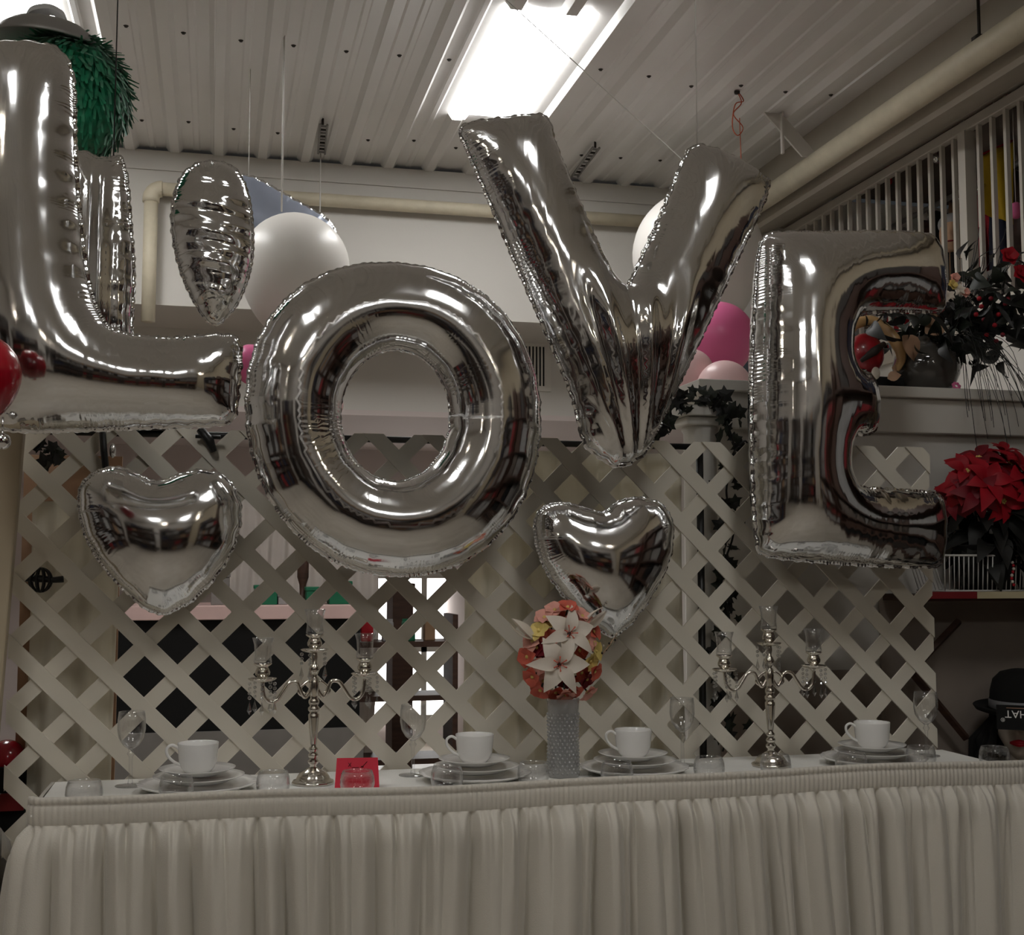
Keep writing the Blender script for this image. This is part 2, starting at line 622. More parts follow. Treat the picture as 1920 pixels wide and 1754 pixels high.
for i, s in enumerate(SKYLIGHTS):
    x0, x1, y0, y1 = s
    b = MB().box(x0, x1, y0, y1, CZ - 0.003, CZ + 0.012)      # translucent sheet with the same ribs as the ceiling
    k = math.ceil((x0 + 0.236) / pitch)
    while -0.236 + pitch * k < x1 - 0.02:
        xr = max(-0.236 + pitch * k, x0 + 0.045)
        b.prism([(xr - 0.042, CZ - 0.003), (xr - 0.022, CZ - 0.030), (xr + 0.022, CZ - 0.030), (xr + 0.042, CZ - 0.003)], y0, y1)
        k += 1
    for xr in (x0 + 0.034, x1 - 0.040):  # added edge ribs, shaped to throw more glow onto the ceiling
        b.prism([(xr - 0.034, CZ - 0.003), (xr - 0.020, CZ - 0.024), (xr + 0.014, CZ - 0.024), (xr + 0.028, CZ - 0.003)], y0, y1)
    o = structure(b.build('window_%d' % (i + 1), M['skylight'], smooth=False))
    o['label'] = 'bright white translucent skylight panel let into the corrugated ceiling'

# back wall: upper bulkhead face, its underside, recessed wall, its underside, far wall
structure(MB().box(-3.6, 5.2, WALL_A, WALL_A + 0.05, 2.585, CZ - 0.022).build('wall_back', M['wall'], smooth=False))
structure(MB().box(-3.6, 5.2, WALL_A, WALL_B + 0.02, 2.55, 2.585).build('trim_1', M['wall'], smooth=False))
structure(MB().box(-3.6, 2.74, WALL_A - 0.012, WALL_A, 3.235, 3.25).build('trim_2', M['wall'], smooth=False))
structure(MB().box(-3.6, 3.08, WALL_B, WALL_B + 0.05, 2.13, 2.55).build('wall_recess', M['wall'], smooth=False))
structure(MB().box(-3.6, 3.08, WALL_B, 9.0, 2.10, 2.13).build('ceiling_backroom', M['wallpink'], smooth=False))
structure(MB().box(-3.6, 3.08, 9.0, 9.05, 0, 2.13).build('wall_far', M['wallpink'], smooth=False))
structure(MB().box(-3.6, 5.2, RY0, 9.05, -0.05, 0).build('floor', M['floor'], smooth=False))
structure(MB().box(RX0 - 0.05, RX0, RY0, 9.05, 0, CZ + 0.02).build('wall_left', M['sidewall'], smooth=False))
structure(MB().box(-3.6, 5.2, RY0 - 0.05, RY0, 0, CZ + 0.02).build('wall_front', M['sidewall'], smooth=False))
# right side: side wall under the loft, loft floor, loft back wall and roof, beam over the railing
structure(MB().box(3.08, 3.13, 3.56, 9.05, 0, 2.26).build('wall_right', M['wall'], smooth=False))
structure(MB().box(3.06, 4.75, 2.2, 6.4, 2.20, 2.26).build('floor_loft', M['beam'], smooth=False))
structure(MB().box(2.97, 3.02, RY0, 3.36, 0, 3.06).build('wall_right_front', M['beigepost'], smooth=False))
structure(MB().box(4.75, 4.80, 2.0, 6.4, 0, CZ + 0.02).build('wall_loft', M['darkwall'], smooth=False))
structure(MB().box(3.02, 4.80, 3.31, 3.36, 0, CZ).build('wall_loft_end', M['darkwall'], smooth=False))
structure(MB().box(3.08, 4.80, 2.0, 6.4, CZ, CZ + 0.02).build('ceiling_loft', M['darkwall'], smooth=False))
b = MB().prism([(2.78, CZ + 0.02), (2.78, 3.07), (2.80, 3.055), (3.06, 3.155), (3.09, 3.155), (3.09, CZ + 0.02)], RY0, 6.4)
structure(b.build('trim_3', M['beam'], smooth=False))

# right partition with its ledge
PY = 3.50
structure(MB().box(1.42, 3.08, PY, PY + 0.05, 0, 1.70).build('wall_partition', M['wall'], smooth=False))
structure(MB().box(3.08, 4.7, PY, PY + 0.05, 0, 2.20).build('wall_partition_side', M['wall'], smooth=False))
structure(MB().box(1.38, 3.06, PY - 0.06, PY + 0.40, 1.762, 1.795).build('trim_4', M['trimw'], smooth=False, bevel=0.003))
structure(MB().box(1.40, 3.06, PY - 0.035, PY, 1.655, 1.762).build('trim_5', M['trimw'], smooth=False, bevel=0.003))
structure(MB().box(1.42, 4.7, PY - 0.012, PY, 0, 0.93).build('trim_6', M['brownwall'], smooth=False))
structure(MB().box(1.975, 4.7, PY - 0.02, PY - 0.012, 0, 1.15).build('trim_7', M['brownwall'], smooth=False))  # darker brown sheet from the floor up to the shelf

# wall pipe with elbow, over the bulkhead
pz = 3.121
b = MB()
b.tube([(2.74, 6.335, pz), (-0.30, 6.335, pz)], 0.034, 16)
b.tube([(-0.342, 6.335, pz - 0.05), (-0.342, 6.335, 2.45)], 0.034, 16)
b.tube([(-0.29, 6.335, pz), *[(-0.292 - 0.05 * math.sin(a), 6.335, pz - 0.05 + 0.05 * math.cos(a)) for a in np.linspace(0, PI / 2, 6)], (-0.342, 6.335, pz - 0.07)], 0.041, 16)
tag(b.build('wall_pipe', M['pipe']), 'cream pipe running along the upper back wall and turning down', 'pipe')

# large lagged pipe along the loft beam
t = thing('loft_pipe', 'thick cream lagged pipe hung beside the loft beam', 'pipe', (2.70, 0, 0))
MB().tube([(0, 2.0, 3.125), (0, 6.38, 3.125)], 0.052, 20).build('pipe_run', M['pipe'], t)
for yy, rod in ((3.95, True), (5.25, False)):
    b = MB()
    if rod:
        b.tube([(0.0, yy, 3.15), (0.0, yy, CZ)], 0.006, 8)
        b.box(-0.02, 0.02, yy - 0.02, yy + 0.02, 3.165, 3.19)
        b.build('hanger_rod', M['screw'], t)
    else:
        p0, p1 = np.array([-0.21, yy, CZ - 0.005]), np.array([-0.02, yy, 3.16])
        b.add([(p0[0] - .045, yy, p0[2]), (p0[0] + .045, yy, p0[2]), (p1[0] + .045, yy, p1[2]), (p1[0] - .045, yy, p1[2]),
               (p0[0] - .045, yy + .012, p0[2]), (p0[0] + .045, yy + .012, p0[2]), (p1[0] + .045, yy + .012, p1[2]), (p1[0] - .045, yy + .012, p1[2])],
              [(0, 1, 2, 3), (7, 6, 5, 4), (0, 4, 5, 1), (1, 5, 6, 2), (2, 6, 7, 3), (3, 7, 4, 0)])
        b.box(-0.175, -0.165, yy - 0.02, yy, 3.16, CZ - 0.005)
        b.build('hanger_strap', M['trimw'], t, smooth=False)

# loft railing: rails, post, balusters
t = thing('loft_railing', 'white painted loft railing of upright balusters below the beam', 'railing', (3.08, 0, 2.26))
MB().box(-0.02, 0.02, 2.4, 6.38, 0.83, 0.875).build('top_rail', M['rail'], t, smooth=False, bevel=0.004)
MB().box(-0.018, 0.018, 2.4, 6.38, 0.04, 0.075).build('bottom_rail', M['rail'], t, smooth=False, bevel=0.004)
bal = MB().box(-0.009, 0.009, -0.009, 0.009, 0.0, 0.83)
balm = mesh('baluster', bal.v, bal.f, M['rail'], False)
post = MB().box(-0.026, 0.026, -0.026, 0.026, 0.0, 0.83)
posm = mesh('newel_post', post.v, post.f, M['rail'], False)
yy, i = 3.70, 0
while yy < 6.3:
    if abs(yy - 4.62) < 0.03:
        link('newel_post', posm, t, (0, yy, 0))
    else:
        link('baluster', balm, t, (0, yy, 0))
    yy += 0.092

# vent grille on the recessed wall
v0 = at_y(985, 640, WALL_B)
v1 = at_y(1032, 735, WALL_B)
t = thing('vent_grille', 'white louvred air vent on the recessed back wall', 'vent', (v0[0], WALL_B, v1[2]))
w, h = v1[0] - v0[0], v0[2] - v1[2]
MB().box(-0.03, w, -0.012, 0, -0.0, 0.03).box(-0.03, w, -0.012, 0, h - 0.03, h).box(-0.03, 0.0, -0.012, 0, 0.03, h - 0.03).box(w - 0.03, w, -0.012, 0, 0.03, h - 0.03).build('frame', M['trimw'], t, smooth=False)
MB().box(0.0, w - 0.03, -0.001, 0, 0.03, h - 0.03).build('duct_opening', M['black'], t, smooth=False)
for i in range(6):
    MB().box(0.008 + i * 0.021, 0.018 + i * 0.021, -0.010, -0.002, 0.03, h - 0.03).build('slat', M['trimw'], t, smooth=False)

# ================================================================== LATTICE SCREEN, STAND AND DRAPES
LX0, LX1, LZ0, LZ1, LY = -0.468, 1.956, 0.356, 1.576, 3.16
P = 0.1524


def clip_poly(poly, x0, x1, z0, z1):
    for axis, lim, sgn in ((0, x0, 1), (0, x1, -1), (1, z0, 1), (1, z1, -1)):
        out = []
        for i in range(len(poly)):
            a, c = poly[i - 1], poly[i]
            da, dc = sgn * (a[axis] - lim), sgn * (c[axis] - lim)
            if da >= 0:
                if dc >= 0:
                    out.append(c)
                else:
                    t_ = da / (da - dc)
                    out.append((a[0] + t_ * (c[0] - a[0]), a[1] + t_ * (c[1] - a[1])))
            elif dc >= 0:
                t_ = da / (da - dc)
                out.append((a[0] + t_ * (c[0] - a[0]), a[1] + t_ * (c[1] - a[1])))
                out.append(c)
        poly = out
        if len(poly) < 3:
            return []
    return poly


lat = thing('lattice_screen', 'cream diagonal lattice screen standing behind the dressed table', 'lattice', (0, LY, 0))
hw = 0.0268
for sgn, y0, y1 in ((1, -0.006, 0.0), (-1, 0.0, 0.006)):
    base = (-0.388 + sgn * 1.205) + P / 2
    for k in range(-30, 31):
        c = base + k * P
        za, zb = LZ0 - 0.2, LZ1 + 0.2
        poly = [(c - sgn * za - hw, za), (c - sgn * za + hw, za), (c - sgn * zb + hw, zb), (c - sgn * zb - hw, zb)]
        poly = clip_poly(poly, LX0, LX1, LZ0, LZ1)
        if len(poly) >= 3:
            ar = 0.5 * sum(poly[i - 1][0] * poly[i][1] - poly[i][0] * poly[i - 1][1] for i in range(len(poly)))
            if abs(ar) < 4e-4:
                continue
            if ar < 0:
                poly = poly[::-1]
            MB().prism(poly, y0, y1).build('slat', M['lattice'], lat, smooth=False)
for x in (-0.40, 1.88):
    MB().box(x - 0.02, x + 0.02, 0.008, 0.03, 0.0, 0.5).build('foot_post', M['lattice'], lat, smooth=False)

st = thing('backdrop_stand', 'black metal backdrop rod showing along the top of the lattice', 'stand', (0, 3.205, 0))
MB().tube([(-0.56, 0, 1.567), (1.30, 0, 1.567)], 0.0085, 10).build('crossbar', M['black'], st)
for x in (-0.54, 1.285):
    MB().tube([(x, 0, 0.0), (x, 0, 1.575)], 0.010, 10).build('upright', M['black'], st)
    MB().tube([(x - 0.15, 0.02, 0.01), (x + 0.15, 0.02, 0.01)], 0.010, 8).build('foot', M['black'], st)


def drape(name, label, x0, x1, z0, z1, y, m, cat='drape', amp=0.022, lam=0.085, seed=1, ny=24, group=None):
    r = np.random.default_rng(seed)
    n = max(30, int((x1 - x0) / 0.008))
    v, f = [], []
    ph = np.cumsum(2 * PI * (x1 - x0) / n / (lam * r.uniform(0.7, 1.3, n)))
    wig = r.uniform(-1, 1, 4)
    for j in range(ny + 1):
        tz = j / ny
        for i in range(n):
            x = x0 + (x1 - x0) * i / (n - 1)
            a = amp * (0.45 + 0.55 * tz)
            d = a * math.sin(ph[i] + wig[0] * tz * 2) + 0.3 * a * math.sin(2.3 * ph[i] + 4 * tz)
            v.append((x + 0.012 * wig[1] * math.sin(6 * tz + i * 0.05), y + d, z1 + (z0 - z1) * tz))
    for j in range(ny):
        for i in range(n - 1):
            q = j * n + i
            f.append((q, q + 1, q + n + 1, q + n))
    o = link(name, mesh(name, v, f, m))
    so = o.modifiers.new('thickness', 'SOLIDIFY')
    so.thickness = 0.002
    return tag(o, label, cat, group)


drape('drape_panel', 'wide cream drape hanging behind the middle of the lattice', 0.64, 1.26, 0.12, 1.552, 3.265, M['drape'], seed=2, amp=0.02)
drape('drape_panel', 'narrow cream drape behind the left end of the lattice', -0.44, -0.235, 0.12, 1.40, 3.265, M['drape'], seed=4, amp=0.016)
tag(MB().box(-0.47, -0.235, 3.33, 3.345, 0.0, 1.52).build('plywood_sheet', M['tan'], smooth=False), 'brown board propped behind the left end of the lattice', 'board')

# beige post at the left edge of the picture
pa, pb = at_y(-14, 700, 3.02), at_y(-32, 1700, 3.02)
t0, t1 = at_y(48, 700, 3.02), at_y(-20, 1480, 3.02)
b = MB()
b.prism([(t1[0] - 0.14, 0.0), (t1[0] - 0.03, 0.0), (t0[0], 1.56), (t0[0] - 0.11, 1.56)], 3.02, 3.06)
tag(b.build('leaning_board', M['beigepost'], smooth=False, bevel=0.004), 'beige board leaning at the left end of the lattice', 'board')

# ================================================================== TABLE, CLOTH, SKIRT
TZ = 0.74
TX0, TX1, TY0, TY1 = -0.355, 1.955, 2.715, 3.125
t = thing('banquet_table', 'long narrow banquet table hidden under the ivory skirt', 'table', (0, 0, 0))
MB().box(TX0 + 0.01, TX1 - 0.01, TY0 + 0.01, TY1 - 0.005, TZ - 0.03, TZ - 0.004).build('tabletop', M['brown'], t, smooth=False)
for x in (TX0 + 0.12, TX1 - 0.12):
    for y in (TY0 + 0.07, TY1 - 0.07):
        MB().tube([(x, y, 0), (x, y, TZ - 0.03)], 0.014, 8).build('leg', M['black'], t)
b = MB()
b.box(TX0 + 0.004, TX1 - 0.004, TY0 + 0.004, TY1, TZ - 0.0035, TZ)
b.box(TX0 + 0.02, TX1 - 0.02, TY1, TY1 + 0.003, TZ - 0.20, TZ)
tag(b.build('tablecloth', M['linen'], smooth=False), 'white cloth laid flat over the long table', 'tablecloth')

# skirt path: left return, front, right return with rounded corners
rc = 0.03
path = [(TX0, TY1)]
path += [(TX0, TY0 + rc)] + [(TX0 + rc - rc * math.cos(a), TY0 + rc - rc * math.sin(a)) for a in np.linspace(0.2, PI / 2 - 0.2, 4)] + [(TX0 + rc, TY0)]
path += [(TX1 - rc, TY0)] + [(TX1 - rc + rc * math.sin(a), TY0 + rc - rc * math.cos(a)) for a in np.linspace(0.2, PI / 2 - 0.2, 4)] + [(TX1, TY0 + rc)]
path += [(TX1, TY0 + rc + 0.02)]
path = np.array(path)
seg = np.r_[0, np.cumsum(np.linalg.norm(np.diff(path, axis=0), axis=1))]
NS = 1500
ss = np.linspace(0, seg[-1], NS)
px_ = np.interp(ss, seg, path[:, 0])
py_ = np.interp(ss, seg, path[:, 1])
tx = np.gradient(px_)
ty = np.gradient(py_)
ln = np.hypot(tx, ty)
nx_, ny_ = ty / ln, -tx / ln       # outward: front faces -Y
kern = np.ones(15) / 15
nx_ = np.convolve(np.pad(nx_, 7, 'edge'), kern, 'valid')
ny_ = np.convolve(np.pad(ny_, 7, 'edge'), kern, 'valid')
r2 = np.random.default_rng(21)


def phase(lo, hi, seed):
    r = np.random.default_rng(seed)
    knots = [0.0]
    while knots[-1] < seg[-1] + 0.5:
        knots.append(knots[-1] + r.uniform(lo, hi))
    return lambda s: np.interp(s, knots, np.arange(len(knots)))


ph_big, ph_mid, ph_small = phase(0.055, 0.15, 3), phase(0.03, 0.075, 5), phase(0.014, 0.034, 6)
amp_big = lambda s: 0.75 + 0.25 * np.sin(s * 7.1) * np.cos(s * 2.3)
lipz = 0.772 + 0.004 * np.sin(ss * 3.1 + 0.7) + 0.002 * np.sin(ss * 9.0)
lipz = lipz - 0.034 * np.clip((TY1 - TY0 - 0.02 - ss) / 0.03, 0, 1)
ph_head = phase(0.0095, 0.0125, 8)
sk = thing('table_skirt', 'ivory gathered skirt clipped along the front of the long table', 'table skirt', (0, 0, 0))
# header band: shirred, with a stitched line
rows = [(0.0, -0.004, 0.0), (0.0, 0.0035, 1.0), (0.006, 0.005, 1.0), (0.013, 0.005, 1.0), (0.0155, 0.0025, 0.2), (0.018, 0.005, 1.0),
        (0.030, 0.0062, 1.0), (0.042, 0.006, 1.0), (0.052, 0.005, 0.8), (0.0575, 0.003, 0.3)]
v = []
for dz, off, am in rows:
    d = off + am * 0.0011 * np.sin(2 * PI * ph_head(ss))
    zz = lipz - dz
    v += list(zip(px_ + nx_ * d, py_ + ny_ * d, zz))
f = [(j * NS + i, (j + 1) * NS + i, (j + 1) * NS + i + 1, j * NS + i + 1) for j in range(len(rows) - 1) for i in range(NS - 1)]
link('header_band', mesh('header_band', v, f, M['skirt']), sk)
us = np.r_[0, 0.002, 0.006, 0.012, 0.02, 0.03, 0.045, 0.06, 0.08, 0.10, np.linspace(0.13, 0.69, 26)]
v = []
for u_ in us:
    k_ = u_ / (u_ + 0.10)
    s2 = ss + 0.05 * u_ * np.sin(ss * 5.0 + 1.0)
    big = 2 * np.abs(np.sin(PI * ph_big(s2))) ** 0.75 - 1
    mid = 2 * np.abs(np.sin(PI * ph_mid(s2 + 0.01))) ** 0.8 - 1
    sm = np.sin(2 * PI * ph_small(ss))
    d = 0.004 + 0.026 * k_ * 1.9 * big * amp_big(ss) * min(1, u_ / 0.05) ** 0.6 + 0.015 * mid * min(1, u_ / 0.02) * math.exp(-u_ / 0.30) \
        + 0.005 * sm * min(1, u_ / 0.004) * math.exp(-u_ / 0.07) + 0.016 * min(1, u_ / 0.04) + 0.055 * u_
    v += list(zip(px_ + nx_ * d, py_ + ny_ * d, lipz - 0.0555 - u_ * (lipz - 0.0555 - 0.02) / 0.69))
f = [(j * NS + i, (j + 1) * NS + i, (j + 1) * NS + i + 1, j * NS + i + 1) for j in range(len(us) - 1) for i in range(NS - 1)]
link('gathered_panel', mesh('gathered_panel', v, f, M['skirt']), sk)

# ================================================================== TABLEWARE
def x_on(px, py, y):
    return float(at_y(px, py, y)[0])


def lathe_mesh(name, prof, m, seg=40, wob=None):
    b = MB().lathe(prof, seg, wob=wob)
    return mesh(name, b.v, b.f, m)


scal = lambda a, j: 1 + (0.012 * math.cos(24 * a) if j in (4, 5, 6) else 0)
charger_m = lathe_mesh('charger_plate', [(0, 0.004), (0.075, 0.004), (0.08, 0.0), (0.088, 0.003), (0.118, 0.014), (0.131, 0.019), (0.131, 0.0215), (0.116, 0.018), (0.09, 0.009), (0.0, 0.009)], M['china'], 96, scal)
plate_m = lathe_mesh('dinner_plate', [(0, 0.003), (0.055, 0.003), (0.058, 0.0), (0.066, 0.003), (0.088, 0.012), (0.099, 0.015), (0.1, 0.0165), (0.088, 0.0145), (0.066, 0.007), (0.0, 0.007)], M['china'], 72)
saucer_m = lathe_mesh('saucer', [(0, 0.003), (0.04, 0.003), (0.043, 0.0), (0.05, 0.003), (0.074, 0.013), (0.083, 0.016), (0.084, 0.0175), (0.07, 0.013), (0.045, 0.0065), (0.0, 0.0065)], M['china'], 64)
cup_body = lathe_mesh('body', [(0, 0.003), (0.022, 0.003), (0.023, 0.0), (0.028, 0.001), (0.036, 0.010), (0.0415, 0.024), (0.0435, 0.045), (0.045, 0.064), (0.0446, 0.0655), (0.0425, 0.064), (0.041, 0.045), (0.039, 0.026), (0.033, 0.012), (0.0, 0.006)], M['china'], 48)
hb = MB().tube(spline([(-0.041, 0, 0.053), (-0.056, 0, 0.062), (-0.068, 0, 0.055), (-0.066, 0, 0.040), (-0.053, 0, 0.026), (-0.038, 0, 0.018)], 6), 0.0033, 8)
cup_handle = mesh('handle', hb.v, hb.f, M['china'])
near = ['nearest the left table end', 'beside the red tent card and flower vase', 'right of the flower vase', 'at the right end of the table']
for i, (px, py) in enumerate([(371, 1475), (891, 1452), (1189, 1440), (1638, 1420)]):
    y = 2.925
    x = x_on(px, py, y)
    tag(link('charger_plate', charger_m, None, (x, y, TZ)), 'scalloped white charger plate under the place setting ' + near[i], 'plate', 'charger plates on the table')
    tag(link('dinner_plate', plate_m, None, (x + 0.002, y, TZ + 0.020)), 'white dinner plate, middle of the stack ' + near[i], 'plate', 'dinner plates on the table')
    tag(link('saucer', saucer_m, None, (x - 0.002, y + 0.003, TZ + 0.0350)), 'white saucer holding the cup ' + near[i], 'saucer', 'saucers on the table')
    c = thing('teacup', 'white porcelain teacup on the plate stack ' + near[i], 'cup', (x - 0.001, y + 0.003, TZ + 0.0415), rz=[0.15, 0.1, 0.0, -0.12][i], group='teacups on the table')
    link('body', cup_body, c)
    link('handle', cup_handle, c)

wg_bowl = lathe_mesh('bowl', [(0.0, 0.082), (0.006, 0.083), (0.018, 0.092), (0.028, 0.108), (0.0315, 0.128), (0.031, 0.150), (0.029, 0.168), (0.0282, 0.168), (0.0301, 0.150), (0.0305, 0.128), (0.027, 0.109), (0.017, 0.094), (0.0, 0.087)], M['glass'], 36)
wg_stem = lathe_mesh('stem', [(0.0, 0.004), (0.006, 0.005), (0.0042, 0.02), (0.0038, 0.05), (0.0042, 0.066), (0.008, 0.071), (0.0085, 0.074), (0.005, 0.078), (0.006, 0.0825), (0, 0.084)], M['glass'], 16)
wg_foot = lathe_mesh('foot', [(0, 0.0), (0.033, 0.0), (0.034, 0.001), (0.033, 0.002), (0.012, 0.004), (0.0, 0.006)], M['glass'], 36)
for i, (px, py) in enumerate([(244, 1475), (774, 1462), (1280, 1440), (1738, 1418)]):
    y = 3.03
    w_ = thing('wine_glass', 'clear stemmed wine glass ' + ['at the left table end', 'between the red tent card and the second cup', 'right of the third cup', 'behind the votive near the right table end'][i], 'wine glass', (x_on(px, py, y), y, TZ), group='wine glasses on the table')
    link('bowl', wg_bowl, w_)
    link('stem', wg_stem, w_)
    link('foot', wg_foot, w_)

votive_m = lathe_mesh('votive_glass', [(0, 0.001), (0.022, 0.0), (0.027, 0.002), (0.034, 0.014), (0.0365, 0.028), (0.035, 0.044), (0.031, 0.056), (0.0298, 0.056), (0.0335, 0.044), (0.0348, 0.028), (0.032, 0.016), (0.024, 0.007), (0, 0.0065)], M['glass'], 36)
vot = [(158, 'before the leftmost wine glass'), (331, 'before the leftmost plate stack'), (512, 'left of the silver candelabra base beside the red card'),
       (670, 'in front of the red tent card'), (838, 'before the second plate stack'), (1000, 'close to the left side of the flower vase'),
       (1157, 'before the plate stack right of the flowers'), (1330, 'left of the right candelabra base'), (1455, 'in front of the right candelabra base'),
       (1597, 'before the rightmost plate stack'), (1728, 'under the rightmost wine glass'), (1866, 'in front of the hatted mannequin head')]
for i, (px, wh) in enumerate(vot):
    y = 2.785 + (0.02 if i in (2, 5) else 0) + (0.05 if i == 10 else 0)
    tag(link('votive_glass', votive_m, None, (x_on(px, 1470, y), y, TZ), scale=(1, 1, 1) if i % 3 else (1.04, 1.04, 0.97)), 'small round clear votive glass ' + wh, 'votive glass', 'votive glasses along the table front')

# red tent card
cx = x_on(668, 1450, 2.90)
t = thing('tent_card', 'folded red tent card on the table beside the left candelabra', 'card', (cx, 2.88, TZ), rz=-0.12)
v = [(-0.050, -0.030, 0), (0.050, -0.030, 0), (0.046, 0.0, 0.068), (-0.046, 0.0, 0.068), (-0.050, 0.032, 0), (0.050, 0.032, 0)]
o = link('folded_sheet', mesh('folded_sheet', v, [(0, 1, 2, 3), (3, 2, 5, 4)], M['redcard'], False), t)
o.modifiers.new('thickness', 'SOLIDIFY').thickness = 0.0012
for k, (pa, pb, w_) in enumerate([((-0.020, 0.058), (-0.014, 0.050), 0.0012), ((-0.014, 0.058), (-0.020, 0.050), 0.0012), ((-0.012, 0.048), (0.004, 0.048), 0.001), ((0.010, 0.048), (0.022, 0.060), 0.0014), ((0.008, 0.050), (0.014, 0.049), 0.002), ((-0.036, 0.036), (-0.030, 0.036), 0.002)]):
    q = lambda p: (p[0], -0.030 * (1 - p[1] / 0.068) - 0.0012, p[1])
    MB().tube([q(pa), q(pb)], w_ * 0.6, 5).build('pen_mark', M['darkred'], t)

# flower vase
VX = x_on(1056, 1440, 2.93)
bv = MB().lathe([(0, 0.002), (0.036, 0.0), (0.039, 0.003), (0.0375, 0.02), (0.0355, 0.09), (0.037, 0.15), (0.0395, 0.185), (0.0375, 0.185), (0.035, 0.15), (0.0335, 0.09), (0.034, 0.022), (0, 0.016)], 48)
vase = thing('flower_vase', 'tall hobnail glass vase holding the lilies on the table', 'vase', (VX, 2.93, TZ))
bv.build('vase_body', M['hobglass'], vase)
b = MB()
for j in range(17):
    for i in range(20):
        a = 2 * PI * (i + 0.5 * (j % 2)) / 20
        z = 0.012 + j * 0.0085
        r_ = 0.0375 + (0.038 - 0.0355) * (abs(z - 0.09) / 0.09) - 0.0022
        b.ball((r_ * math.cos(a), r_ * math.sin(a), z), 0.0036, 6, 4)
o = b.build('hobnail', M['hobglass'], vase)
o['kind'] = 'stuff'
MB().tube([(0.004, 0, 0.02), (0.0, 0.002, 0.2)], [0.010, 0.018], 10).build('stem_bundle', M['leafd'], vase)


# ================================================================== CANDELABRA
def candelabra(label, px, rz, arm_h=0.0):
    y = 2.965
    t = thing('candelabra', label, 'candelabra', (x_on(px, 1450, y), y, TZ), rz=rz, group='three-light candelabras')
    sv = M['silver']
    MB().lathe([(0, 0.0), (0.047, 0.0), (0.049, 0.004), (0.046, 0.008), (0.040, 0.010), (0.036, 0.018), (0.030, 0.026), (0.020, 0.031), (0.012, 0.036), (0.0, 0.038)], 40, wob=lambda a, j: 1 + 0.02 * math.cos(12 * a)).build('base', sv, t)
    MB().lathe([(0, 0.034), (0.010, 0.036), (0.007, 0.042), (0.012, 0.048), (0.013, 0.052), (0.008, 0.057), (0.012, 0.063), (0.012, 0.067), (0.007, 0.072), (0.011, 0.077), (0.0105, 0.081), (0.006, 0.086),
                (0.0075, 0.092), (0.010, 0.12), (0.0125, 0.150), (0.013, 0.158), (0.009, 0.162), (0.0135, 0.168), (0.0135, 0.173), (0.009, 0.178), (0.0125, 0.184), (0.0125, 0.190), (0.008, 0.196),
                (0.0115, 0.203), (0.0118, 0.226), (0.0105, 0.240), (0.006, 0.246), (0.010, 0.254), (0.0135, 0.262), (0.010, 0.270), (0.0055, 0.276), (0.008, 0.290), (0.006, 0.306), (0.0, 0.31)], 20).build('stem', sv, t)
    holders = [(0, 0, 0.300)]
    for sx in (-1, 1):
        pts = spline([(0.008, 0, 0.215), (0.020, 0, 0.198), (0.030, 0, 0.210), (0.040, 0, 0.232), (0.058, 0, 0.231), (0.072, 0, 0.212), (0.086, 0, 0.193), (0.102, 0, 0.190), (0.115, 0, 0.205), (0.119, 0, 0.236)], 6)
        pts[:, 0] *= sx
        arm = MB().tube(pts, 0.0046, 8).build('arm', sv, t)
        cur = spline([(sx * 0.012, 0, 0.235), (sx * 0.026, 0, 0.226), (sx * 0.036, 0, 0.212), (sx * 0.029, 0, 0.203), (sx * 0.022, 0, 0.209)], 5)
        MB().tube(cur, 0.0034, 8).build('scroll', sv, arm)
        holders.append((sx * 0.119, 0, 0.236 + (0.006 if sx > 0 else 0)))
    for i, (x, yy, z) in enumerate(holders):
        MB().lathe([(0, z - 0.002), (0.014, z), (0.026, z + 0.003), (0.031, z + 0.007), (0.030, z + 0.0085), (0.016, z + 0.004), (0, z + 0.004)], 28, (x, yy, 0), wob=lambda a, j: 1 + 0.06 * math.cos(8 * a)).build('drip_pan', sv, t)
        MB().lathe([(0, z + 0.003), (0.009, z + 0.004), (0.010, z + 0.009), (0.0165, z + 0.016), (0.0175, z + 0.022), (0.014, z + 0.030), (0.012, z + 0.034), (0.020, z + 0.039), (0.021, z + 0.042), (0, z + 0.042)], 24, (x, yy, 0)).build('candle_cup', sv, t)
        g = 0.042
        MB().lathe([(0, z + g), (0.019, z + g), (0.0205, z + g + 0.004), (0.0185, z + g + 0.020), (0.0200, z + g + 0.042), (0.0245, z + g + 0.058), (0.0235, z + g + 0.058), (0.0188, z + g + 0.042), (0.0172, z + g + 0.020), (0.0185, z + g + 0.007), (0, z + g + 0.005)], 28, (x, yy, 0)).build('votive_cup', M['glass'], t)
        for k in range(5):
            a = 2 * PI * (k + 0.3 * i) / 5 + 0.4
            L = 0.062 if i else 0.045
            bx_, by_ = x + 0.0295 * math.cos(a), yy + 0.0295 * math.sin(a)
            b = MB()
            zz = z + 0.004
            n_ = 4 if i else 3
            for q in range(n_):
                b.ball((bx_, by_, zz - 0.008 - q * 0.0105), 0.0042, 8, 6)
            b.add([(bx_, by_, zz - 0.008 - n_ * 0.0105 + 0.004), (bx_ - 0.0055, by_, zz - 0.026 - n_ * 0.0105), (bx_, by_ - 0.004, zz - 0.026 - n_ * 0.0105), (bx_ + 0.0055, by_, zz - 0.026 - n_ * 0.0105), (bx_, by_ + 0.004, zz - 0.026 - n_ * 0.0105), (bx_, by_, zz - 0.036 - n_ * 0.0105)],
                  [(0, 1, 2), (0, 2, 3), (0, 3, 4), (0, 4, 1), (5, 2, 1), (5, 3, 2), (5, 4, 3), (5, 1, 4)])
            b.build('crystal_pendant', M['crystal'], t, smooth=False)
    return t


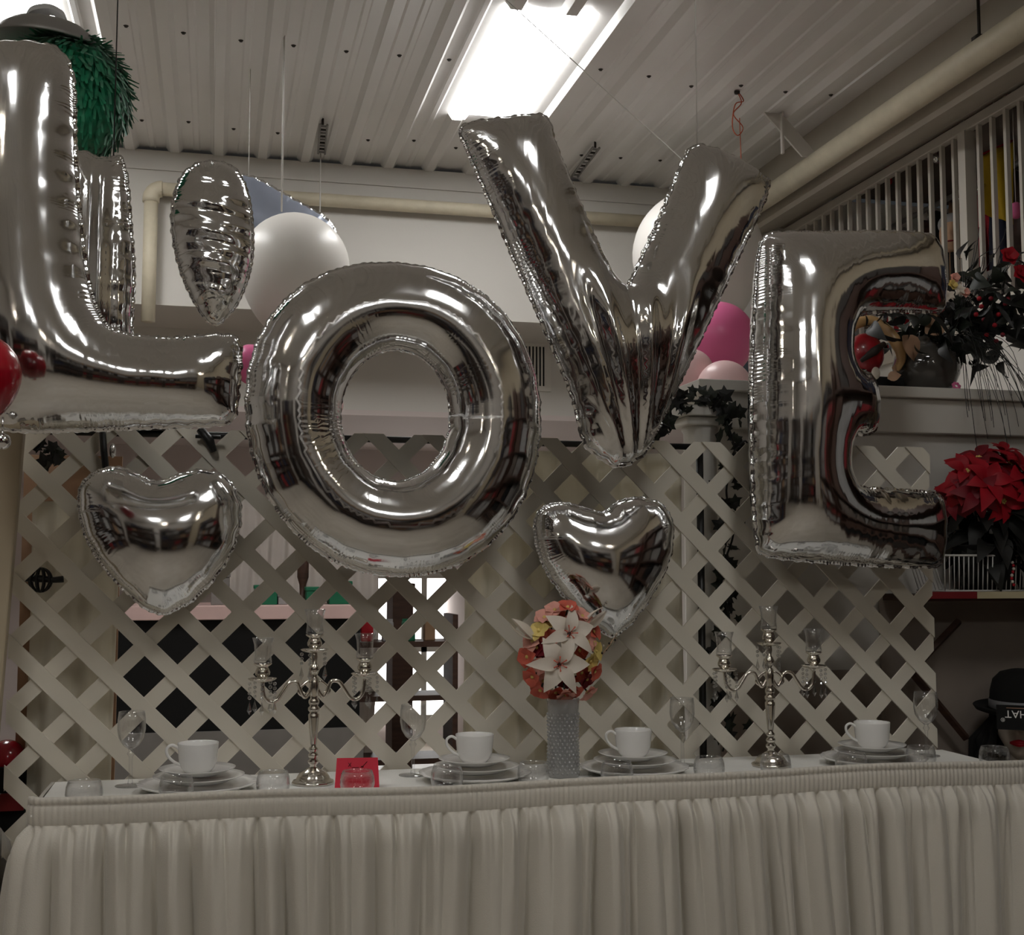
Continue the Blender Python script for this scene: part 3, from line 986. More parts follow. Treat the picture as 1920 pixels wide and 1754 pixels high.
candelabra('silver three-light candelabra with crystal drops left of the red card', 587, 0.10)
candelabra('silver three-light candelabra with crystal drops on the right half of the table', 1446, -0.06)


# ================================================================== LEAVES AND FLOWERS
def leaf(name, L, W, m, curl=0.25, fold=0.25, n=6, tip=1.0):
    v, f = [], []
    for i in range(n + 1):
        t_ = i / n
        w_ = W * math.sin(PI * min(1, t_ ** 0.8 * 0.97 + 0.03)) ** tip
        z = -curl * L * t_ * t_ + 0.10 * L * math.sin(PI * t_)
        for s_ in (-1, 0, 1):
            v.append((L * t_, s_ * w_ / 2, z + (fold * w_ / 2 if s_ else 0)))
    for i in range(n):
        for s_ in range(2):
            q = i * 3 + s_
            f.append((q, q + 1, q + 4, q + 3))
    return mesh(name, v, f, m)


lily_petal = [leaf('petal', 0.060, 0.042, M['petalw'], 0.40, 0.34, tip=0.9), leaf('petal', 0.062, 0.031, M['petalw'], 0.50, 0.36, tip=0.9)]


def look_rot(d, roll=0.0):
    """rotation whose local Z looks along d"""
    return (Vector(d).to_track_quat('Z', 'Y') @ Euler((0, 0, roll)).to_quaternion()).to_euler()


def lily(px, py, y, facing, roll, label, sc=1.0):
    p = at_y(px, py, y)
    t = thing('lily_flower', label, 'flower', p, group='large white lilies in the vase')
    t.rotation_euler = look_rot(facing, roll)
    t.scale = (sc,) * 3
    for k in range(6):
        a = 2 * PI * k / 6
        link('petal', lily_petal[k % 2], t, (0.004 * math.cos(a), 0.004 * math.sin(a), 0.004 * (k % 2)), (0, -0.42 if k % 2 else -0.34, a))
    MB().lathe([(0.0, 0.001), (0.007, 0.003), (0.010, 0.0065), (0.006, 0.0045), (0.0, 0.003)], 12).build('throat', M['petalk'], t)
    MB().ball((0, 0, 0.005), (0.005, 0.005, 0.005), 8, 6).build('centre', M['eye'], t)
    for k in range(6):
        a = 2 * PI * (k + 0.5) / 6
        MB().tube([(0, 0, 0.004), (0.008 * math.cos(a), 0.008 * math.sin(a), 0.016), (0.016 * math.cos(a), 0.016 * math.sin(a), 0.022)], [0.0010, 0.0009, 0.0018], 5).build('stamen', M['petalc'], t)
    MB().tube([(0, 0, -0.002), (0, 0, -0.03)], [0.004, 0.003], 6).build('stem', M['leafd'], t)
    return t


lily(1066, 1190, 2.875, (0.05, -1, 0.35), 0.3, 'upper white lily of the bouquet, facing forward', 1.02)
lily(1048, 1247, 2.855, (-0.12, -1, 0.15), 0.0, 'lower white lily with dark centre, front of the bouquet', 1.08)
bl = leaf('petal', 0.075, 0.022, M['petalw'], -0.1, 0.5)
for (px, py, ang, lab) in ((1002, 1200, 2.45, 'single white lily petal bud sticking out left of the bouquet'), (1092, 1180, 0.68, 'long white lily bud sticking up right of the bouquet')):
    p = at_y(px, py, 2.90)
    t = thing('lily_bud', lab, 'flower bud', p, group='lily buds')
    for k, m_ in enumerate((0.0, 2.1, 4.2)):
        link('petal', bl, t, (0, 0, 0), Euler((m_, 0, 0)).to_matrix().to_euler())
    t.rotation_euler = (0, -ang, 0)
small_pet = {c_: leaf('petal', 0.022, 0.023, M[c_], 0.15, 0.25, n=5, tip=0.55) for c_ in ('petalc', 'petalk', 'petaly', 'petalm', 'petalr')}
blossoms = [(1010, 1250, 'petalk'), (1052, 1165, 'petalc'), (1100, 1205, 'petalk'), (1088, 1260, 'petalc'), (1020, 1275, 'petalk'), (1060, 1300, 'petalk'), (1000, 1203, 'petalk'), (1032, 1168, 'petaly'), (1112, 1258, 'petalc'),
            (1022, 1160, 'petalk'), (1040, 1147, 'petalk'), (1064, 1142, 'petalc'), (1090, 1158, 'petalk'), (1110, 1186, 'petalc'), (1012, 1185, 'petaly'), (1008, 1215, 'petalm'),
            (990, 1232, 'petalc'), (1000, 1268, 'petalc'), (1014, 1292, 'petalc'), (1042, 1296, 'petalc'), (1074, 1292, 'petalc'), (1098, 1272, 'petalm'), (1100, 1296, 'petalk'),
            (1104, 1240, 'petaly'), (1114, 1222, 'petaly'), (1084, 1220, 'petalc'), (1030, 1200, 'petalc'), (1025, 1230, 'petalm'), (1062, 1272, 'petalm'), (1076, 1168, 'petalk')]
where = ['left behind the lower lily', 'behind the top petals of the upper lily', 'pressed against the right petals of the upper lily', 'behind the right petals of the lower lily', 'behind the lower left petals', 'lowest in the middle of the bouquet', 'outer left at mid height', 'behind the upper left petals', 'outer right at lower lily height',
         'upper left rim of the bouquet', 'top left of the bouquet', 'very top of the bouquet', 'upper right above the upper lily', 'right of the upper lily', 'left of the upper lily', 'left between the two lilies',
         'far left beside the lower lily', 'lower left beside the lower lily', 'bottom left over the vase rim', 'bottom middle over the vase rim', 'bottom right over the vase rim', 'lower right beside the lower lily', 'lowest on the right side',
         'right of the lower lily', 'outermost right by the seed sprig', 'right between the two lilies', 'tucked left under the upper lily', 'left just above the lower lily', 'just under the lower lily', 'tucked behind the upper lily']
cn = {'petalk': 'pale pink', 'petalc': 'coral', 'petaly': 'cream yellow', 'petalm': 'dark red', 'petalr': 'red'}
for i, (px, py, c_) in enumerate(blossoms):
    p = at_y(px, py, 2.915 + 0.012 * math.sin(i * 2.1))
    ctr = at_y(1050, 1225, 2.95)
    d = p - ctr
    d[1] = -0.07
    t = thing('small_blossom', 'small %s silk blossom, %s' % (cn[c_], where[i]), 'flower', p, group='small %s blossoms in the vase' % cn[c_])
    t.rotation_euler = look_rot(d, i)
    t.scale = (1.3,) * 3
    for k in range(6):
        a = 2 * PI * k / 6
        link('petal', small_pet[c_], t, (0, 0, 0.002 * (k % 2)), (0, -0.55 + 0.3 * (k % 2), a))
    MB().ball((0, 0, 0.003), 0.004, 6, 5).build('centre', M['petaly'], t)
    MB().tube([(0, 0, 0), (0, 0, -0.03)], 0.0018, 5).build('stem', M['leafd'], t)
# seed sprig on the right of the bouquet
sp = thing('berry_sprig', 'brown seed sprig pointing up right out of the bouquet', 'sprig', at_y(1095, 1262, 2.93))
q0, q1 = np.zeros(3), at_y(1158, 1188, 2.92) - at_y(1095, 1262, 2.93)
MB().tube([q0, q0 * 0.5 + q1 * 0.5 + np.array([0.004, 0, -0.004]), q1], 0.001, 5).build('stalk', M['tan'], sp)
for i in range(16):
    c = q0 + (q1 - q0) * (0.2 + 0.8 * i / 16)
    MB().ball(c + np.array([0.006 * math.cos(i * 2.4), 0.006 * math.sin(i * 2.4), 0.005 * math.cos(i * 1.3)]), 0.0028, 6, 5).build('seed', M['eye' if i % 3 else 'petalw'], sp)

# ================================================================== FOIL BALLOONS
def resample(loop, h):
    L = np.vstack([loop, loop[:1]])
    s = np.r_[0, np.cumsum(np.linalg.norm(np.diff(L, axis=0), axis=1))]
    n = max(12, int(round(s[-1] / h)))
    t_ = np.linspace(0, s[-1], n, endpoint=False)
    return np.c_[np.interp(t_, s, L[:, 0]), np.interp(t_, s, L[:, 1])]


def area2(l):
    return float(np.sum(l[:, 0] * np.roll(l[:, 1], -1) - np.roll(l[:, 0], -1) * l[:, 1]))


def normals2(l):
    t_ = np.roll(l, -1, 0) - np.roll(l, 1, 0)
    t_ /= np.linalg.norm(t_, axis=1)[:, None] + 1e-12
    return np.c_[t_[:, 1], -t_[:, 0]]       # outward for CCW outer / outward of material for CW hole


def inside(pts, loops):
    res = np.zeros(len(pts), bool)
    for l in loops:
        a, c = l, np.roll(l, -1, 0)
        for i0 in range(0, len(pts), 4000):
            q = pts[i0:i0 + 4000]
            cond = (a[None, :, 1] > q[:, None, 1]) != (c[None, :, 1] > q[:, None, 1])
            xi = a[None, :, 0] + (q[:, None, 1] - a[None, :, 1]) * (c - a)[None, :, 0] / ((c - a)[None, :, 1] + 1e-15)
            res[i0:i0 + 4000] ^= (np.sum(cond & (q[:, None, 0] < xi), 1) % 2).astype(bool)
    return res


def nearest(pts, B):
    d = np.empty(len(pts))
    k = np.empty(len(pts), int)
    for i0 in range(0, len(pts), 3000):
        q = pts[i0:i0 + 3000]
        D = (q[:, None, 0] - B[None, :, 0]) ** 2 + (q[:, None, 1] - B[None, :, 1]) ** 2
        j = D.argmin(1)
        k[i0:i0 + 3000] = j
        d[i0:i0 + 3000] = np.sqrt(D[np.arange(len(q)), j])
    return d, k


def inflate(loops, h=0.010, hs=0.0055, fat=0.85, pucker=0.05, scallop=0.0016, lam=0.030, seed=0, extra=None):
    """foil envelope blown up from a flat outline: u solves the membrane equation, thickness ~ sqrt(2u)"""
    r = np.random.default_rng(seed)
    out = []
    for i, l in enumerate(loops):
        l = resample(np.asarray(l, float), hs)
        if (area2(l) > 0) != (i == 0):
            l = l[::-1]
        s = np.arange(len(l)) * hs
        nrm = normals2(l)
        w_ = np.sin(2 * PI * s / (lam * 1.3) + 2.0 * np.sin(s * 9 + i)) * (0.5 + 0.5 * np.sin(s * 5.3 + seed))
        l = l + nrm * (scallop * w_)[:, None]
        out.append(l)
    loops = out
    B = np.vstack(loops)
    bs = np.concatenate([np.arange(len(l)) * hs + 10 * i for i, l in enumerate(loops)])
    pts = [B]
    for d in (0.0010, 0.0032, 0.0070, 0.0125, 0.0190):
        for l in loops:
            q = l - normals2(l) * d
            dd, _ = nearest(q, B)
            q = q[(dd > 0.88 * d) & inside(q, loops)]
            pts.append(q)
    lo, hi = B.min(0), B.max(0)
    gx, gy = np.meshgrid(np.arange(lo[0], hi[0], h), np.arange(lo[1], hi[1], h * 0.866))
    gx = gx + (np.arange(gx.shape[0]) % 2)[:, None] * h / 2
    g = np.c_[gx.ravel(), gy.ravel()]
    g = g[inside(g, loops)]
    dd, _ = nearest(g, B)
    pts.append(g[dd > 0.0255])
    V = np.vstack(pts)
    edges = []
    o_ = 0
    for l in loops:
        n = len(l)
        edges += [(o_ + i, o_ + (i + 1) % n) for i in range(n)]
        o_ += n
    res = delaunay_2d_cdt([Vector(p) for p in V], edges, [], 0, 1e-7)
    V = np.array([tuple(p) for p in res[0]])
    T = np.array([f_ for f_ in res[2] if len(f_) == 3])
    T = T[inside(V[T].mean(1), loops)]
    # orientation
    ar = np.cross(V[T[:, 1]] - V[T[:, 0]], V[T[:, 2]] - V[T[:, 0]])
    T[ar < 0] = T[ar < 0][:, ::-1]
    ar = np.abs(ar) / 2
    ok = ar > 1e-11
    T, ar = T[ok], ar[ok]
    N = len(V)
    d, kk = nearest(V, B)
    bnd = d < 2e-5
    # cotangent stiffness
    I, J, W = [], [], []
    for a in range(3):
        i, j, k_ = T[:, a], T[:, (a + 1) % 3], T[:, (a + 2) % 3]
        e1, e2 = V[j] - V[i], V[k_] - V[i]
        cot = np.sum(e1 * e2, 1) / (2 * ar)
        I.append(j); J.append(k_); W.append(np.clip(cot / 2, 1e-3, 50))
    I, J, W = map(np.concatenate, (I, J, W))
    mass = np.bincount(T.ravel(), np.repeat(ar / 3, 3), N)
    diag = np.bincount(I, W, N) + np.bincount(J, W, N) + 1e-12
    free = ~bnd

    def A(x):
        x = np.where(free, x, 0)
        y = diag * x - np.bincount(I, W * x[J], N) - np.bincount(J, W * x[I], N)
        return np.where(free, y, 0)
    x = np.zeros(N)
    rr = np.where(free, mass, 0) - A(x)
    z = rr / diag
    p = z.copy()
    rz = rr @ z
    for _ in range(600):
        Ap = A(p)
        al = rz / (p @ Ap + 1e-30)
        x += al * p
        rr -= al * Ap
        z = rr / diag
        rz2 = rr @ z
        if rz2 < 1e-16:
            break
        p = z + rz2 / rz * p
        rz = rz2
    H = fat * np.sqrt(2 * np.maximum(x, 0))
    s = bs[kk]
    g1 = np.sin(2 * PI * s / lam + 3 * np.sin(s * 7 + seed)) * np.clip(0.35 + 0.9 * np.sin(s * 4.1 + seed * 1.7), 0, 1)
    g2 = np.sin(2 * PI * s / (lam * 2.7) + 2 * np.sin(s * 3 + 1))
    H = H * (1 + pucker * (g1 * np.exp(-d / 0.022) + 0.55 * g2 * np.exp(-d / 0.05)))
    yb = 0.0025 * np.sin(2 * PI * s / (lam * 1.7)) * np.exp(-d / 0.02)
    if extra is not None:
        H = H * extra(V, d)
    H[bnd] = 0
    back = np.where(bnd, -1, 0)
    idx_back = np.cumsum(~bnd) - 1 + N
    idx_back[bnd] = np.nonzero(bnd)[0]
    verts = np.vstack([np.c_[V[:, 0], -H + yb, V[:, 1]], np.c_[V[~bnd, 0], (H + yb)[~bnd], V[~bnd, 1]]])
    faces = np.vstack([T, idx_back[T][:, ::-1]])
    uvs = np.vstack([np.c_[s, d], np.c_[s[~bnd], d[~bnd]]])
    return verts, faces, uvs, loops, yb, hs


def foil_balloon(name, label, loops_px, yplane, fat=0.85, pucker=0.05, seed=0, material='foil', group=None, cat='balloon', ret=False, flange=0.006, lam=0.03, extra=None, h=0.010, depth_tilt=0.0):
    loops = []
    for l in loops_px:
        loops.append(np.array([at_y(px, py, yplane)[[0, 2]] for px, py in l]))
    c = (loops[0].min(0) + loops[0].max(0)) / 2
    loops = [l - c for l in loops]
    v, f, uv, bl_, yb, hs = inflate(loops, fat=fat, pucker=pucker, seed=seed, lam=lam, extra=extra, h=h)
    t = thing(name, label, cat, (c[0], yplane, c[1]), group=group)
    me = mesh('body', v, f, M[material])
    lay = me.uv_layers.new(name='seam')
    li = np.empty(len(me.loops), np.int32)
    me.loops.foreach_get('vertex_index', li)
    lay.data.foreach_set('uv', uv[li].astype(np.float32).ravel())
    link('body', me, t)
    # heat-sealed flange around the seam
    for li_, l in enumerate(bl_):
        nr = normals2(l)
        s = np.arange(len(l)) * hs
        y0 = 0.0025 * np.sin(2 * PI * (s + 0) / (lam * 1.7))
        wv = 0.0016 * np.sin(2 * PI * s / 0.016 + np.sin(s * 11))
        n = len(l)
        o1 = l + nr * ((flange if li_ == 0 else 0.0025) + 0.0012 * np.sin(2 * PI * s / 0.021 + seed))[:, None]
        inn = l - nr * 0.002
        vv = np.vstack([np.c_[inn[:, 0], y0 - 0.001, inn[:, 1]], np.c_[o1[:, 0], y0 + wv - 0.0004, o1[:, 1]],
                        np.c_[o1[:, 0], y0 + wv + 0.0004, o1[:, 1]], np.c_[inn[:, 0], y0 + 0.001, inn[:, 1]]])
        ff = []
        for k in range(3):
            for i in range(n):
                j = (i + 1) % n
                ff.append((k * n + i, k * n + j, (k + 1) * n + j, (k + 1) * n + i))
        fm = mesh('seam_flange', vv, ff, M['foilsoft'])
        fl = fm.uv_layers.new(name='seam')
        sv = np.tile(np.c_[s, np.zeros(n)], (4, 1))
        li = np.empty(len(fm.loops), np.int32)
        fm.loops.foreach_get('vertex_index', li)
        fl.data.foreach_set('uv', sv[li].astype(np.float32).ravel())
        link('seam_flange', fm, t)
    return t


def smooth_px(pts, n=6):
    return spline(pts, n, True)


def v_folds(V, d):
    # long folds fanning out of the bottom point of the V, fading above the crotch
    lo = V[:, 1].min()
    ang = np.arctan2(V[:, 0] - 0.045, V[:, 1] - lo + 0.10)
    w_ = np.clip((0.06 - V[:, 1]) / 0.12, 0, 1)
    return 1 + w_ * (0.10 * np.cos(ang * 30 + 0.4) + 0.04 * np.cos(ang * 57 + 1.0))


GL = 'silver foil letter balloons'
L_px = smooth_px([(-52, 110), (-30, 86), (40, 80), (100, 90), (128, 120), (138, 170), (141, 300), (152, 430), (166, 530), (190, 598), (225, 625), (310, 636), (400, 630), (440, 634), (450, 660), (446, 720), (438, 780), (410, 795), (300, 800), (150, 806), (20, 806), (-40, 780), (-66, 700), (-72, 500), (-66, 250)], 6)
foil_balloon('letter_balloon', 'silver foil letter L balloon cut off by the left picture edge', [L_px], 2.78, fat=0.92, pucker=0.018, seed=1, material='foiltube', group=GL)
cxo, cyo = 737, 787
o_out = [(cxo + 273 * (abs(math.cos(a)) ** 0.93) * np.sign(math.cos(a)) + 12 * math.sin(a) * math.cos(a), cyo - 291 * (abs(math.sin(a)) ** 0.95) * np.sign(math.sin(a)) + 14 * math.cos(a)) for a in np.linspace(0, 2 * PI, 80, endpoint=False)]
o_in = [(741 + 103 * math.cos(a), 780 - 123 * math.sin(a)) for a in np.linspace(0, 2 * PI, 50, endpoint=False)]
foil_balloon('letter_balloon', 'silver foil letter O balloon hanging in the middle of the word', [o_out, o_in], 2.95, fat=0.92, pucker=0.030, seed=2, lam=0.045, group=GL)
V_px = smooth_px([(864, 246), (880, 233), (935, 224), (1000, 217), (1026, 224), (1040, 270), (1068, 340), (1105, 425), (1140, 500), (1163, 536), (1180, 532), (1205, 480), (1245, 390), (1280, 305), (1298, 278), (1325, 276), (1380, 298), (1432, 332), (1440, 350), (1420, 405), (1370, 510), (1310, 640), (1255, 755), (1215, 838), (1196, 858), (1158, 874), (1118, 852), (1095, 826), (1072, 740), (1025, 625), (970, 500), (915, 370), (874, 275)], 6)
foil_balloon('letter_balloon', 'silver foil letter V balloon hung below the skylight', [V_px], 2.90, fat=0.80, pucker=0.016, seed=3, material='foiltube', group=GL, extra=v_folds)
E_px = smooth_px([(1436, 446), (1452, 438), (1540, 437), (1660, 436), (1735, 440), (1758, 460), (1766, 510), (1770, 572), (1756, 584), (1690, 583), (1630, 586), (1604, 596), (1592, 622), (1588, 665), (1596, 692), (1616, 696), (1634, 706), (1643, 745), (1644, 785), (1636, 810), (1612, 815), (1592, 822), (1584, 860), (1590, 896), (1610, 914), (1680, 920), (1750, 926), (1766, 940), (1770, 990), (1764, 1050), (1745, 1062), (1640, 1060), (1500, 1050), (1436, 1040), (1420, 1018), (1412, 900), (1410, 740), (1416, 560), (1424, 470)], 6)
foil_balloon('letter_balloon', 'silver foil letter E balloon at the right end of the word', [E_px], 3.0, fat=0.95, pucker=0.018, seed=4, material='foiltube', group=GL)
GH = 'silver foil heart balloons'
H1 = smooth_px([(150, 960), (152, 915), (178, 888), (222, 878), (262, 893), (297, 905), (340, 890), (385, 884), (425, 900), (447, 940), (448, 985), (430, 1040), (392, 1095), (345, 1135), (297, 1150), (255, 1125), (205, 1075), (168, 1020)], 6)
foil_balloon('heart_balloon', 'larger silver foil heart balloon below the letter L', [H1], 3.06, fat=0.78, pucker=0.03, seed=5, lam=0.04, group=GH, flange=0.005)
H2 = smooth_px([(1005, 1010), (1007, 968), (1030, 948), (1065, 946), (1105, 957), (1132, 962), (1160, 942), (1195, 935), (1232, 943), (1256, 970), (1260, 1015), (1248, 1065), (1218, 1120), (1185, 1165), (1150, 1192), (1110, 1170), (1060, 1120), (1022, 1065)], 6)
foil_balloon('heart_balloon', 'smaller silver foil heart balloon between the letters V and E', [H2], 3.06, fat=0.78, pucker=0.03, seed=6, lam=0.04, group=GH, flange=0.005)
FB = smooth_px([(400, 304), (440, 318), (464, 365), (473, 440), (468, 505), (446, 565), (418, 600), (402, 608), (380, 590), (348, 530), (328, 460), (324, 390), (340, 335), (366, 311)], 6)
foil_balloon('oval_balloon', 'pointed oval silver foil balloon turned edge-on above the letter L foot', [FB], 3.55, fat=0.85, pucker=0.07, seed=7, lam=0.028, cat='balloon', material='foilsoft', extra=lambda V, d: 1 + 0.05 * np.sin(V[:, 1] * 75) * np.cos(V[:, 0] * 14) + 0.03 * np.sin(V[:, 1] * 160 + V[:, 0] * 30))
B2 = smooth_px([(120, 300), (150, 286), (196, 300), (222, 294), (236, 330), (244, 420), (250, 510), (246, 600), (240, 650), (180, 660), (120, 640), (110, 460)], 6)
foil_balloon('letter_balloon', 'creased silver foil balloon half hidden behind the letter L', [B2], 3.12, fat=0.7, pucker=0.05, seed=8, material='foilsoft', extra=lambda V, d: 1 + 0.13 * np.sin(V[:, 0] * 120) * np.exp(-((V[:, 0]) / 0.1) ** 2))


# ================================================================== LATEX BALLOONS
def latex(label, px, py, rpx, y, m, stretch=1.18, tilt=(0, 0), group=None):
    c = at_y(px, py, y)
    dist = float((c - _c) @ _f)
    r = rpx / F_PX * dist
    t = thing('latex_balloon', label, 'balloon', (c[0], c[1], c[2]), group=group)
    prof = []
    for a in np.linspace(0, PI, 26):
        z = math.cos(a)
        rr = math.sin(a)
        if z < 0:
            rr *= 1 - 0.16 * (-z) ** 1.5
            z *= stretch * 1.12
        prof.append((r * rr, r * z))
    prof = prof[:-1] + [(r * 0.05, prof[-1][1])]
    MB().lathe(prof, 36).build('body', m, t)
    zb = prof[-1][1]
    MB().lathe([(r * 0.05, zb + 0.004), (0.007, zb - 0.006), (0.011, zb - 0.014), (0.0, zb - 0.014)], 12).build('knot', m, t)
    t.rotation_euler = (tilt[0], tilt[1], 0)
    return t


latex('large white latex balloon between the oval foil balloon and the letter O', 553, 502, 102, 4.9, M['latexw'], 1.15, (0.1, 0.15))
latex('large white latex balloon behind the right arm of the letter V', 1308, 478, 122, 5.35, M['latexw'], 1.2)
latex('bright pink latex balloon between the letters V and E', 1345, 636, 70, 4.65, M['latexp'], 1.1, (0, 0.3))
latex('pale pink latex balloon left of the bright pink one', 1293, 700, 46, 4.40, M['latexpp'], 1.1)
latex('pale pink latex balloon tucked under the bright pink one', 1358, 728, 52, 4.25, M['latexpp'], 1.1)
latex('faint pink latex balloon behind the letter V stem', 1262, 742, 40, 4.75, M['latexpp'], 1.1)
latex('dark red latex balloon at the left picture edge before the letter L', -42, 702, 78, 2.45, M['latexr'], 1.1)
latex('small white latex balloon glimpsed at the left inside the letter O', 622, 760, 22, 4.6, M['latexpp'], 1.1)
latex('pink latex balloon peeping out left of the letter O', 470, 680, 34, 4.7, M['latexp'], 1.1)
latex('red latex balloon beside the leaning board at the lower left', 12, 1424, 36, 3.3, M['latexr'], 1.05)

# strings and wires
def string(label, p0, p1, r=0.0012, m='string', name='hanging_string', group='strings hanging from the ceiling'):
    return tag(MB().tube([p0, p1], r, 6).build(name, M[m]), label, 'string', group)


a = at_y(528, 397, 4.9)
string('white string from the ceiling to the large white balloon', a, (a[0], a[1], CZ), 0.0035)
a = at_y(466, 336, 5.3)
string('faint thread from the ceiling to the blue-grey film balloon', a, (a[0], a[1], CZ), 0.0018)
a = at_y(400, 304, 3.55)
string('hair-thin thread holding the oval foil balloon', a, (a[0], a[1], CZ), 0.0005)
a = at_y(1307, 276, 2.90)
string('white string from the ceiling to the right arm of the letter V', a, (a[0], a[1], CZ), 0.0016)
a = at_y(213, 292, 3.1)
string('dark string crossing the green fringe down to the creased foil balloon', a, (a[0], a[1], CZ), 0.0016, 'stringd')
a, c = at_y(1285, 305, 2.90), at_z(905, -40, CZ - 0.002)
string('thin wire slanting across the skylight down to the letter V', a, c, 0.0018, 'string', 'slanting_wire')
a = at_z(1382, 172, CZ - 0.005)
t = thing('orange_ribbon', 'tangled orange ribbon tied to a ceiling screw', 'ribbon', a)
MB().tube(spline([(0, 0, 0), (0.02, 0, -0.05), (-0.015, 0.01, -0.10), (0.025, 0, -0.16), (0.0, 0, -0.20), (-0.025, 0, -0.16), (-0.01, 0, -0.06), (0.03, 0, -0.04), (0.005, 0, 0)], 6), 0.0025, 6).build('loop', M['orange'], t)
MB().tube([(0.01, 0, -0.12), (0.016, 0, -0.38)], 0.002, 6).build('tail', M['orange'], t)
MB().lathe([(0, -0.012), (0.012, -0.01), (0.014, 0.0)], 8).build('screw', M['screw'], t)

# small metal hanging clips on the ceiling
for i, (px, py, lab) in enumerate(((603, 262, 'metal hanging clip on the ceiling left of the skylight'), (1098, 305, 'metal hanging clip on the ceiling right of the letter V arm'))):
    p0 = at_z(px + (2 if i == 0 else 18), py - 28, CZ - 0.03)
    p1 = at_z(px - (2 if i == 0 else 22), py + 26, CZ - 0.03)
    t = thing('ceiling_clip', lab, 'clip', p0)
    dv = p1 - p0
    MB().tube([np.array([-.012, 0, 0]), dv + np.array([-.012, 0, 0])], 0.006, 6).build('side_bar', M['lidmet'], t)
    MB().tube([np.array([.022, 0, 0]), dv + np.array([.022, 0, 0])], 0.006, 6).build('side_bar', M['lidmet'], t)
    for k in range(9):
        q = dv * (k + 0.5) / 9
        MB().box(q[0] - 0.012, q[0] + 0.022, q[1] - 0.006, q[1] + 0.006, q[2] - 0.004, q[2] + 0.004).build('cross_tooth', M['screw' if k % 2 else 'lidmet'], t, smooth=False)
    MB().tube([(0, 0, 0), (0, 0, 0.03)], 0.006, 6).build('stud', M['screw'], t)
    if i == 0:
        MB().tube([dv, dv + np.array([0, -0.02, -0.45])], 0.0035, 6).build('wire', M['string'], t)

# grey-blue film balloon behind the white one
pts = [(452, 335), (478, 335), (545, 372), (612, 412), (625, 450), (560, 470), (470, 440), (450, 390)]
foil_balloon('film_balloon', 'dull blue-grey film balloon behind the oval foil balloon', [smooth_px(pts, 4)], 5.3, fat=0.35, pucker=0.05, seed=9, material='bluegrey', flange=0.008)

# green fringe ball with a grey lid, behind the letter L
gc = at_y(128, 182, 3.75)
t = thing('fringe_pinata', 'big green paper-fringe pinata under a grey dome lid, top left', 'pinata', gc)
R0 = 0.178
ell = (R0, R0, 0.19)
MB().ball((0, 0, -0.01), (R0 * 0.93, R0 * 0.93, 0.18), 32, 20).build('body', M['green'], t)
b = MB()
for i in range(26):
    th = 0.25 + (PI - 0.5) * i / 25
    nn = int(64 * math.sin(th)) + 6
    for j in range(nn):
        a = 2 * PI * (j + 0.5 * (i % 2)) / nn + rng.normal(0, 0.03)
        n_ = np.array([math.sin(th) * math.cos(a), math.sin(th) * math.sin(a), math.cos(th)])
        p = n_ * np.array(ell) * 0.95
        dn = np.array([math.cos(th) * math.cos(a), math.cos(th) * math.sin(a), -math.sin(th)]) + 0.35 * n_ + 0.25 * rng.normal(0, 1, 3)
        dn /= np.linalg.norm(dn)
        sd = np.cross(n_, dn)
        L_ = 0.042 * rng.uniform(0.8, 1.3)
        w_ = 0.006
        q = p + dn * L_
        b.add([p - sd * w_, p + sd * w_, q + sd * w_ * 0.7, q - sd * w_ * 0.7, p - sd * w_ - n_ * 0.004, p + sd * w_ - n_ * 0.004], [(0, 1, 2, 3), (5, 4, 3, 2)])
o = b.build('paper_fringe', M['green'], t, smooth=False)
o['kind'] = 'stuff'
lid = MB().lathe([(0, 0.066), (0.05, 0.063), (0.10, 0.048), (0.13, 0.026), (0.145, 0.006), (0.152, -0.004), (0.148, -0.008), (0.138, 0.004), (0.09, 0.042), (0, 0.058)], 40).build('lid', M['lidmet'], t, loc=(-0.060, -0.02, 0.150), rot=(0.10, 0.06, 0))
hp = spline([(-0.06, 0, 0.06), (-0.045, 0, 0.088), (0.0, 0, 0.102), (0.04, 0, 0.088), (0.055, 0, 0.058)], 6)
b = MB()
for q in range(len(hp) - 1):
    p, s_ = hp[q], hp[q + 1]
    b.add([p + (0, -.03, 0), p + (0, .03, 0), s_ + (0, .03, 0), s_ + (0, -.03, 0), p + (0, -.03, -.014), p + (0, .03, -.014), s_ + (0, .03, -.014), s_ + (0, -.03, -.014)], [(0, 1, 2, 3), (7, 6, 5, 4), (0, 3, 7, 4), (1, 5, 6, 2)])
b.build('handle', M['lidmet'], lid, smooth=False)

# ================================================================== RIGHT SIDE: LEDGE, SHELF, PLANTS
SH_Y0 = 3.28
t = thing('wall_shelf', 'wall shelf with red and cream edge carrying the poinsettia basket', 'shelf', (0, 0, 0))
MB().box(1.985, 2.95, SH_Y0 + 0.012, PY - 0.02, 1.140, 1.160).build('board', M['brown'], t, smooth=False)
xe = x_on(1832, 1112, SH_Y0)
MB().box(1.985, xe, SH_Y0, SH_Y0 + 0.012, 1.148, 1.168).build('red_edge', M['redshelf'], t, smooth=False)
MB().box(xe, 2.95, SH_Y0 - 0.002, SH_Y0 + 0.012, 1.148, 1.168).build('cream_edge', M['creamshelf'], t, smooth=False)
for q0, q1 in (((1798, 1165), (1700, 1268)), ((1700, 1250), (1812, 1385))):
    p0, p1 = at_y(*q0, 3.42), at_y(*q1, 3.42)
    MB().tube([p0, p1], 0.012, 4).build('diagonal_brace', M['brown'], t, smooth=False)

